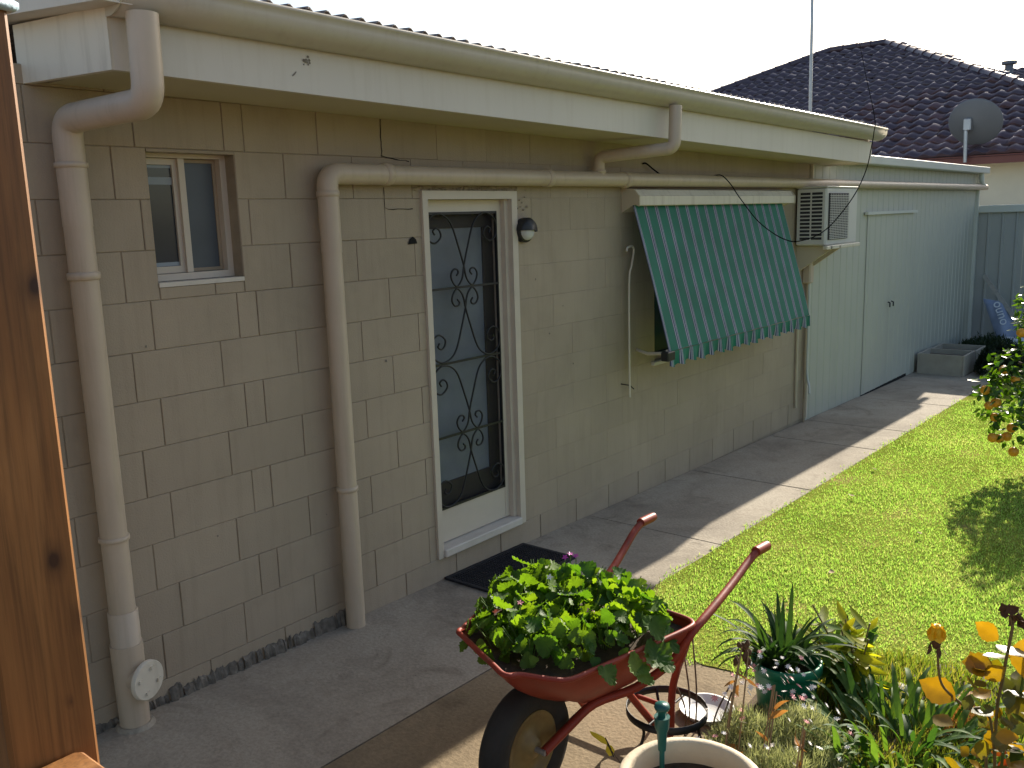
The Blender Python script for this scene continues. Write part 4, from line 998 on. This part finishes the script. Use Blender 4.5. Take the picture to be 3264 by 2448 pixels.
def flower5(parent, p, s_, mat, n=5, nrm=None):
    m = MB(); p = Vector(p); q_ = (nrm or Vector((random.uniform(-.6, .6), random.uniform(-.8, .2), .7))).normalized().to_track_quat('Z', 'Y')
    for i in range(n):
        a = 2 * math.pi * i / n; c1, s1 = math.cos(a), math.sin(a); w = 2.6 / n
        L = [(0, 0, 0), (.45 * c1 - w * .5 * s1, .45 * s1 + w * .5 * c1, .1), (c1, s1, .05), (.45 * c1 + w * .5 * s1, .45 * s1 - w * .5 * c1, .1)]
        m.add([p + q_ @ (Vector(v) * s_) for v in L], [(0, 3, 2, 1)])
    return m.build('flower', mat, parent)
for fx, fy, fz_, mat in ((.86, .10, .735, 'petalmagenta'), (.875, .085, .725, 'petalmagenta'), (.84, .11, .725, 'petalmagenta'), (.63, -.145, .655, 'petalmagenta'), (.645, -.15, .645, 'petalmagenta'), (.70, .08, .70, 'petalwhite'), (.43, .0, .72, 'petalpink')):
    MB().tube([(fx, BY + fy, G + .5), (fx, BY + fy, G + fz_)], .0018, 5).build('flower_stem', 'stemgreen', pl_)
    flower5(pl_, (fx, BY + fy, G + fz_), .014, mat)

# ------------------------------------------------------------------ pots and small garden things
def pot(name, label, c_, r_, h_, mat, taper=.75, lip=.012):
    t = thing(name, (c_[0], c_[1], gz(c_[0])), label, 'pot'); b = (c_[0], c_[1], gz(c_[0]))
    MB().lathe([(.001, 0), (r_ * taper, 0), (r_ * .97, h_ - .045), (r_ * .97, h_ - .043), (r_ + lip, h_ - .04), (r_ + lip, h_ - .006), (r_ + lip * .6, h_), (r_ - lip * .6, h_), (r_ - lip, h_ - .006), (r_ - lip, h_ - .05), (r_ * .8, h_ * .4)], 40, b).build('pot', mat, t)
    MB().lathe([(.001, .012), (r_ * .5, .006), (r_ - lip * .9, 0)], 24, (b[0], b[1], b[2] + h_ - .07)).build('soil', 'soil', t); return t
pot('cream_pot', 'large cream pot rim with weathered edge at the bottom of the view', (.335, -2.30), .195, .39, 'creampot', .7, .016)
pot('green_pot', 'dark green plastic pot holding strap leaved plant by the lawn', (1.50, -2.105), .132, .235, 'greenpot', .8, .008)
GPX, GPY = 1.50, -2.105
sp2 = thing('strap_plant', (GPX, GPY, gz(1.5) + .17), 'dark strap leaved plant growing in the green pot', 'plant')
SM = [strapmesh(R(b), .040, 'leaf_strap') for b in (40, 75, 115)]
for i in range(80):
    a = random.uniform(0, 6.28); e = random.uniform(0, .07); inst('leaf', random.choice(SM), sp2, upright((GPX + e * math.cos(a) - .02, GPY + e * math.sin(a) + .03, gz(1.5) + .16), a, random.uniform(0, .5), random.uniform(.22, .40)))
# lime leaved shrub
lm_ = thing('lime_shrub', (1.74, -2.27, gz(1.74)), 'yellow green narrow leaved shrub beside the green pot', 'shrub')
LM = [ovate(.15, 'leaf_lime', cup=.15), ovate(.12, 'leaf_lime', cup=.35), ovate(.13, 'leaf_lance', cup=.2)]
for i in range(22):
    a = random.uniform(0, 6.28); L = random.uniform(.16, .36); tx, ty = 1.72 + .17 * math.cos(a) * random.uniform(.3, 1), -2.28 + .17 * math.sin(a) * random.uniform(.3, 1)
    if i == 0: tx, ty, L = 1.70, -2.13, .40
    st = smoothpath([(1.72, -2.28, gz(1.7)), (1.72 * .5 + tx * .5, -2.28 * .5 + ty * .5 - .01, gz(1.7) + L * .6), (tx, ty, gz(1.7) + L)], 4)
    MB().tube(st, .0035, 5).build('stem', 'rosestem', lm_)
    for k_ in range(13):
        u = random.uniform(.35, 1); p = st[min(len(st) - 1, int(u * (len(st) - 1)))]; b = random.uniform(0, 6.28); up_ = .35 + .9 * (u > .85)
        inst('leaf', random.choice(LM), lm_, orient(p, (-math.sin(b) * .2 - math.cos(b) * up_ * .6, math.cos(b) * .2 - math.sin(b) * up_ * .6, 1.0), b - math.pi / 2, random.uniform(.08, .15)))
# daisies
da = thing('daisy_plant', (1.02, -2.28, gz(1)), 'wispy daisy mound with tiny white and pink flowers behind the cream pot', 'plant')
def mound(name, n, cx_, cy_, rx, ry, h_, mat, parent, ln, wd, seed=1):
    a = rng.uniform(0, 6.28, n); e = np.sqrt(rng.uniform(0, 1, n)); X_ = cx_ + rx * e * np.cos(a); Y_ = cy_ + ry * e * np.sin(a)
    lump = .8 + .25 * np.sin(X_ * 17 + seed) * np.sin(Y_ * 19 + 2 * seed)
    Z_ = gz(X_) + h_ * np.sqrt(np.maximum(1 - e ** 2.5, .03)) * rng.uniform(.25, 1, n) ** .5 * lump
    o = blades(name, X_, Y_, Z_, ln * rng.uniform(.5, 1.2, n), np.full(n, wd), .9, mat); o.parent = parent; o.location = -wloc(parent); o['kind'] = 'stuff'; return o
mound('foliage', 9000, 1.00, -2.27, .36, .28, .27, 'leaf_daisy', da, .05, .005)
mound('foliage', 4500, .76, -2.38, .24, .22, .26, 'leaf_daisy', da, .05, .005, 3)
for i in range(90):
    a = random.uniform(0, 6.28); e = random.uniform(.1, 1) ** .5; x, y = 1.02 + .34 * e * math.cos(a), -2.26 + .28 * e * math.sin(a); z = gz(x) + .29 * (1.05 - .45 * e) + random.uniform(0, .06)
    if i < 34: x, y, z = random.uniform(1.02, 1.34), random.uniform(-2.28, -2.08), gz(1) + random.uniform(.27, .36)
    flower5(da, (x, y, z), random.uniform(.010, .017), 'petalpink' if i % 4 == 0 else 'petalwhite', 8)
# lance leaved clump
lc = thing('lance_leaf_clump', (1.28, -2.62, gz(1.3)), 'dark green clump of lance shaped leaves in the garden bed', 'plant')
LC = [strapmesh(R(b), .075, 'leaf_lance') for b in (30, 65, 100)]
for i in range(295):
    a = random.uniform(0, 6.28); e = random.uniform(0, 1) ** .5; x, y = 1.34 + .33 * e * math.cos(a), -2.62 + .30 * e * math.sin(a)
    inst('leaf', random.choice(LC), lc, upright((x, y, gz(x) + random.uniform(.04, .17)), a - math.pi / 2 + random.uniform(-.6, .6), random.uniform(.1, .8), random.uniform(.10, .20)))
gc = thing('ground_cover', (1.6, -2.6, gz(1.6)), 'low mixed green weeds covering the garden bed soil', 'ground cover'); del gc['category']; gc['kind'] = 'stuff'
mound('foliage', 9000, 1.62, -2.55, .62, .55, .10, 'leaf_weed', gc, .07, .009, 6)
mound('foliage', 5000, 1.0, -2.75, .50, .35, .12, 'leaf_weed', gc, .07, .009, 7)
# dry seed stalks
def drystalk(label, base, top, nleaf, head):
    t = thing('dry_stalk', base, label, 'plant', 'dead stalks by the cream pot'); b, tt = Vector(base), Vector(top)
    for k_ in range(3):
        o_ = Vector((random.uniform(-.02, .02), random.uniform(-.02, .02), 0)); st = smoothpath([b + o_, b.lerp(tt, .5) + o_ * 1.5 + Vector((random.uniform(-.02, .02), 0, 0)), tt + o_ * .7 - Vector((0, 0, random.uniform(0, .04)))], 5)
        MB().tube(st, .0028, 5).build('stem', 'dry', t)
        for j in range(nleaf):
            u = random.uniform(.15, .85); p = b.lerp(tt, u) + o_; inst('leaf', DL[j % 2], t, orient(p, (random.uniform(-1, 1), random.uniform(-1, .2), random.uniform(-.2, .8)), random.uniform(0, 6.28), random.uniform(.04, .085)))
        if head:
            for j in range(5):
                p = tt + o_ * .8 + Vector((random.uniform(-.022, .022), random.uniform(-.022, .022), random.uniform(-.075, .02))); q1 = p + Vector((random.uniform(-.01, .01), 0, -random.uniform(.02, .04)))
                MB().tube([p, p.lerp(q1, .4), q1], [.003, .010, .004], 6).build('seed_head', 'dryhead', t)
DL = [ovate(.17, 'leaf_dry', cup=.6), ovate(.10, 'leaf_dry', cup=.9)]
drystalk('tall dead brown stalk with drooping seed heads beside the green pot', (.72, -2.22, gz(.7)), (1.06, -2.13, gz(1) + .49), 4, True)
drystalk('thin dead stalk rising through the daisies', (.66, -2.36, gz(.7)), (1.0, -2.27, gz(1) + .40), 2, False)
drystalk('short dead stalk in front of the daisies', (.62, -2.44, gz(.7)), (.86, -2.42, gz(1) + .36), 3, False)
# brown dry tuft, stones, brick
dt = thing('dry_tuft', (1.62, -2.74, gz(1.6)), 'tangled dry brown tuft behind the lance leaved clump', 'plant')
mound('dry_twigs', 1600, 1.60, -2.74, .13, .13, .17, 'leaf_dry', dt, .05, .003, 5)
def stone(label, c_, r_, mat='stone', name='garden_stone'):
    m = MB(); m.lathe([(.001, -1), (.6, -.75), (.95, -.1), (.85, .5), (.45, .85), (.001, .92)], 10)
    m.v = [((x * 1.2 + .15 * math.sin(y * 4)) * r_ + c_[0], (y + .12 * math.sin(x * 5)) * r_ + c_[1], z * .7 * r_ + gz(c_[0]) + r_ * .5 + c_[2]) for x, y, z in m.v]
    tag(m.build(name, mat, None, (c_[0], c_[1], gz(c_[0]))), label, 'stone')
stone('pale grey stone at the lawn edge above the lance leaved clump', (1.83, -2.46, .03), .05)
stone('rounded cream stone at the foot of the green pot', (1.46, -2.29, .02), .045)
bk = MB().bbox(1.78, 1.98, -2.72, -2.62, gz(1.9), gz(1.9) + .075, .008).build('edging_brick', 'brickred', None, (1.88, -2.67, gz(1.9))); tag(bk, 'single orange brick half hidden at the bed edge', 'brick')
# black ring plant stand, white saucer
rs = thing('plant_stand', (1.0, -1.84, gz(1)), 'black wire ring plant stand on the concrete beside the barrow', 'plant stand')
rc = Vector((1.02, -1.83, gz(1)))
def band(r_, z0, z1, nm):
    MB().lathe([(r_, z0), (r_, z1), (r_ - .003, z1), (r_ - .003, z0), (r_, z0)], 36, tuple(rc)).build(nm, 'iron', rs)
band(.155, .115, .145, 'ring')
for a in (45, 165, 285):
    ca, sa = math.cos(R(a)), math.sin(R(a)); MB().tube(smoothpath([rc + Vector((.154 * ca, .154 * sa, .135)), rc + Vector((.12 * ca, .12 * sa, .08)), rc + Vector((.15 * ca, .15 * sa, .0))], 5), .006, 6).build('leg', 'iron', rs)
MB().tube([rc + Vector((-.13, 0, .128)), rc + Vector((.13, 0, .128))], .005, 6).build('cross_bar', 'iron', rs)
wd_ = MB().lathe([(.001, .008), (.085, .008), (.105, .028), (.112, .030), (.108, .024), (.088, 0), (.001, 0)], 32, (1.29, -1.86, gz(1.3))).build('white_saucer', 'whitedish', None, (1.29, -1.86, gz(1.3)))
tag(wd_, 'white shallow saucer on the ground beside the ring stand', 'saucer')
tg = thing('bare_twigs', (1.18, -1.86, gz(1.2)), 'few bare upright twigs rising by the white saucer', 'plant')
for dx, dy, h_, lx_, ly_ in ((0, 0, .33, .06, .06), (-.03, .0, .24, -.01, .05), (.08, -.06, .17, .08, -.04), (.11, -.08, .13, .06, -.02), (.02, -.02, .36, .10, .07), (-.05, -.06, .12, -.03, -.02)):
    b = Vector((1.12 + dx, -1.87 + dy, gz(1.2))); MB().tube(smoothpath([b, b + Vector((lx_ * .1, ly_ * .2 - .012, h_ * .5)), b + Vector((lx_, ly_, h_))], 5), [.0035] * 11, 5).build('twig', 'twig', tg)
# sprinkler on a spike
sk = thing('sprinkler_stake', (.40, -2.165, gz(.4) + .3), 'teal plastic sprinkler spike standing in the cream pot', 'sprinkler')
kx, ky, kz = .392, -2.172, gz(.4)
MB().tube([(kx, ky, kz + .05), (kx, ky, kz + .43)], .008, 8).build('spike', 'tealplastic', sk)
MB().tube([(kx, ky, kz + .40), (kx, ky, kz + .46), (kx, ky, kz + .475), (kx, ky, kz + .51)], [.012, .016, .022, .024], 14).build('body', 'tealplastic', sk)
MB().lathe([(.001, .552), (.021, .549), (.024, .540), (.020, .531), (.012, .528), (.012, .510)], 18, (kx, ky, kz)).build('cap', 'tealplastic', sk)
MB().bbox(kx + .018, kx + .034, ky - .006, ky + .006, kz + .512, kz + .532, .003).build('nozzle', 'tealplastic', sk)
# yellow butterfly ornament on wire
bf = thing('butterfly_ornament', (.60, -1.84, gz(.6)), 'small yellow butterfly ornament on a wire over the concrete', 'ornament')
bc = Vector((.585, -1.845, gz(.6) + .20)); MB().tube([bc + Vector((-.22, -.36, -.03)), bc + Vector((-.1, -.17, -.015)), bc], .0012, 5).build('wire', 'iron', bf)
fw = Vector((.62, -.75, .1)).normalized(); upv = Vector((-.25, .05, .95)).normalized()
def wing(pts):
    m = MB(); V = [bc + fw * a * .05 + upv * b * .05 for a, b in pts]; n_ = fw.cross(upv) * .0012
    k_ = len(V); m.add([v - n_ for v in V] + [v + n_ for v in V], [tuple(range(k_)), tuple(range(2 * k_ - 1, k_ - 1, -1))] + [(i, i + k_, (i + 1) % k_ + k_, (i + 1) % k_) for i in range(k_)]); return m
wing([(0, 0), (-.35, .25), (-.85, .95), (-.95, 1.35), (-.55, 1.1), (-.1, .7), (.08, .3)]).build('wing', 'wing', bf)
wing([(0, .05), (.3, -.15), (.42, -.55), (.25, -.95), (-.05, -1.0), (-.2, -.5)]).build('wing', 'wing', bf)
MB().tube([bc + upv * .03, bc - upv * .02 + fw * .008, bc - upv * .055 + fw * .012], [.002, .004, .002], 6).build('body', 'iron', bf)

# ------------------------------------------------------------------ rose bush close to the camera
ro = thing('rose_bush', (-.35, -3.19, gz(-.35)), 'rose bush with yellow and bronze autumn leaves and one yellow bud', 'rose bush')
RB = Vector((-.33, -3.19, gz(-.3)))
def cane(pts, r_=.004, mat='rosestem'): MB().tube(smoothpath(pts, 6), r_, 6).build('cane', mat, ro)
bud = Vector((-.364, -3.094, 1.215))
cane([RB, RB + Vector((.03, .0, .7)), (-.325, -3.175, 1.06), (-.338, -3.135, 1.105), (-.362, -3.105, 1.145), (-.364, -3.096, 1.20)], .0021)
cane([RB, RB + Vector((.0, -.01, .7)), (-.325, -3.178, 1.05), (-.31, -3.18, 1.16), (-.295, -3.185, 1.235), (-.29, -3.18, 1.25)], .0026)
cane([RB, RB + Vector((.02, -.01, .6)), (-.30, -3.185, 1.0), (-.275, -3.20, 1.12), (-.262, -3.20, 1.20)], .0024, 'stemgreen')
cane([RB, (-.34, -3.19, .8), (-.36, -3.18, .95), (-.35, -3.17, 1.06)], .0025)
MB().lathe([(.001, -.014), (.004, -.012), (.0075, -.004), (.0080, .003), (.0072, .006)], 12, tuple(bud)).build('bud_calyx', 'dryhead', ro)
MB().lathe([(.0070, .003), (.0092, .009), (.0088, .017), (.0060, .024), (.0048, .027), (.0020, .024), (.001, .020)], 14, tuple(bud)).build('bud', 'petalyellow', ro)
PT = ovate(.42, 'petalyellow', 0, 7, .8, 0); SPL = ovate(.22, 'dryhead', 0, 6, .6, 0)
for a in range(5):
    ca, sa = math.cos(a * 1.257), math.sin(a * 1.257)
    inst('petal', PT, ro, orient(bud + Vector((.0075 * ca, .0075 * sa, .001)), (ca, sa, .12), 0 if abs(sa) < 2 else 0, .026))
    inst('sepal', SPL, ro, orient(bud + Vector((.007 * ca, .007 * sa, -.006)), (ca, sa, .5), 3.14, .018))
DRYP = ovate(.36, 'dryhead', 0, 6, .9, 0)
for c_ in ((-.290, -3.18, 1.252), (-.272, -3.19, 1.236)):
    for a in range(9): inst('faded_petal', DRYP, ro, orient(Vector(c_) + Vector((random.uniform(-.007, .007), random.uniform(-.007, .007), random.uniform(-.006, .008))), (random.uniform(-1, 1), random.uniform(-1, 1), random.uniform(-.3, .8)), random.uniform(0, 6.28), random.uniform(.014, .022)))
RL = [ovate(.36, 'leaf_rose', .05, 11, .25, .1), ovate(.34, 'leaf_rose_green', .05, 11, .25, .1), ovate(.36, 'leaf_rose_red', .05, 11, .3, .1)]
def rleaf(p, nrm, spin, s_, k_): inst('leaf', RL[k_], ro, orient(p, nrm, spin, s_ * .85))
vd = Vector((-.86, -.15, .5))
for p, n_, s_, sc, k_ in (((-.352, -3.125, 1.120), (-.75, .1, .6), 1.4, .072, 0), ((-.275, -3.20, 1.215), (-.8, -.2, .35), 3.2, .075, 0), ((-.305, -3.17, 1.215), (-.8, .2, .3), 1.2, .05, 0), ((-.325, -3.155, 1.155), (-.6, .0, .8), .6, .055, 0), ((-.31, -3.165, 1.175), (-.7, .2, .6), 1.9, .055, 0), ((-.30, -3.165, 1.20), (.1, .0, 1), 1.2, .065, 1), ((-.315, -3.15, 1.185), (.15, .1, 1), 1.5, .05, 1), ((-.30, -3.18, 1.125), (.2, 0, 1), 2.2, .06, 1), ((-.28, -3.205, 1.12), (-.7, 0, .6), 3.0, .06, 0), ((-.32, -3.17, 1.10), (.1, -.1, 1), 0.2, .05, 1), ((-.33, -3.175, 1.05), (.2, .1, 1), .9, .06, 1), ((-.30, -3.19, 1.06), (-.8, 0, .5), 2.4, .055, 0)):
    rleaf(p, n_, s_, sc, k_)
for i in range(170):
    p = Vector((-.315 + random.gauss(0, .06), -3.20 + random.gauss(0, .035), random.uniform(.80, 1.18))); rleaf(p, (random.uniform(-1, .4), random.uniform(-.6, .6), random.uniform(.1, 1)), random.uniform(0, 6.28), random.uniform(.026, .046), 2 if p.z < 1.03 and i % 3 == 0 else (0 if i % 2 else 1))

# ------------------------------------------------------------------ citrus tree
ct = thing('orange_tree', (6.45, -2.55, gz(6.4)), 'small orange tree heavy with ripe fruit at the lawn', 'tree')
TC = Vector((6.45, -2.55, gz(6.4)))
MB().tube(smoothpath([TC, TC + Vector((.02, .01, .25)), TC + Vector((-.02, .03, .55)), TC + Vector((.02, 0, 1.1))], 5), [.045] * 6 + [.035] * 5 + [.02] * 5, 10).build('trunk', 'bark', ct)
for i in range(9):
    a = 2 * math.pi * i / 9 + .3; e = random.uniform(.35, .6); z = random.uniform(.3, .7)
    MB().tube(smoothpath([TC + Vector((0, 0, z)), TC + Vector((e * .5 * math.cos(a), e * .5 * math.sin(a), z + .2)), TC + Vector((e * math.cos(a), e * math.sin(a), z + .3 + random.uniform(-.2, .4)))], 4), .011, 6).build('branch', 'bark', ct)
CM = [ovate(.24, 'leaf_citrus', cup=.25, n=7), ovate(.22, 'leaf_citrus', cup=.1, n=7)]
lumps = [(TC + Vector((.08 + .60 * math.cos(a) * e, -.10 + .60 * math.sin(a) * e, z)), r_) for a, e, z, r_ in [(random.uniform(0, 6.28), random.uniform(.2, 1) ** .5, random.uniform(.35, 1.35), random.uniform(.14, .24)) for _ in range(40)]]
lumps += [(Vector((5.95, -1.98, gz(6) + .62)), .20), (Vector((6.0, -2.02, gz(6) + .85)), .17), (Vector((6.12, -2.12, gz(6) + 1.1)), .13), (Vector((5.95, -2.05, gz(6) + .42)), .17), (Vector((5.85, -1.95, gz(6) + .72)), .12)]
pts = []
for c_, r_ in lumps:
    c_ = Vector(c_); c_.z = max(c_.z, gz(6) + .3)
    for k_ in range(int(1500 * r_ * r_ * 2.2)):
        d_ = Vector((random.gauss(0, 1), random.gauss(0, 1), random.gauss(0, 1))).normalized(); pts.append((c_ + d_ * r_ * random.uniform(.5, 1) ** .5, d_))
cp = Vector(co.location); pts.sort(key=lambda q: (q[0] - cp).dot(Vector((.632, -.775, 0))))
rest = MB()
for i, (p, d_) in enumerate(pts):
    mt = orient(p, d_ * .5 + Vector((random.uniform(-.5, .5), random.uniform(-.5, .5), random.uniform(.1, 1))), random.uniform(0, 6.28), random.uniform(.055, .085))
    if i < 300: inst('leaf', random.choice(CM), ct, mt)
    else: rest.add([mt @ v.co for v in CM[0].vertices], [tuple(q.vertices) for q in CM[0].polygons], True)
rest.build('crown', 'leaf_citrus', ct)['kind'] = 'stuff'
om = MB().lathe([(.001, -.95), (.45, -.86), (.82, -.52), (.98, 0), (.84, .52), (.46, .86), (.12, .93), (.001, .90)], 14).mesh('orange'); om.materials.append(M['orange'])
for p in ((5.80, -1.93, .35), (5.84, -1.97, .37), (5.88, -1.96, .245), (5.80, -1.97, .10), (5.84, -2.01, .09), (5.90, -2.05, .10), (5.90, -2.0, .62), (5.79, -1.90, .47), (5.95, -2.07, .16), (5.92, -2.10, -.02), (5.9, -2.08, .55), (6.0, -2.08, .9)):
    inst('orange', om, ct, orient(p, (random.uniform(-.3, .3), random.uniform(-.3, .3), 1), 0, random.uniform(.034, .040)))
# dark low shrub in the shade behind the planter boxes
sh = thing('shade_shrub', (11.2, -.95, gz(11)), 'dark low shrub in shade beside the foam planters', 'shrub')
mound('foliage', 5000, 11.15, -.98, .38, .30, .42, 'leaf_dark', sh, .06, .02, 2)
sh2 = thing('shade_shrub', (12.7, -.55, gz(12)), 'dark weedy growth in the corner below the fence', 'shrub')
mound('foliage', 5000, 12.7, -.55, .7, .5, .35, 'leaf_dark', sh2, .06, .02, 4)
# fallen leaves on the lawn
fm = ovate(.32, 'leafdead', cup=.5)
FL = ['pale fallen leaf on the lawn nearest the path bend', 'pale fallen leaf mid lawn above the strap plant', 'pale fallen leaf on the far lawn by the orange tree', 'pale fallen leaf on the sunny lawn between barrow and tree shadow', 'pale fallen leaf at the path edge below the shed wall']
for i, (x, y) in enumerate(((4.55, -1.35), (3.0, -1.75), (6.9, -2.0), (4.0, -1.95), (5.4, -1.2))):
    o = link('fallen_leaf', fm, None); o.matrix_basis = orient((x, y, gz(x) + .03), (random.uniform(-.4, .4), random.uniform(-.4, .4), 1), random.uniform(0, 6), random.uniform(.04, .06)); tag(o, FL[i], 'leaf', 'fallen leaves on the lawn')
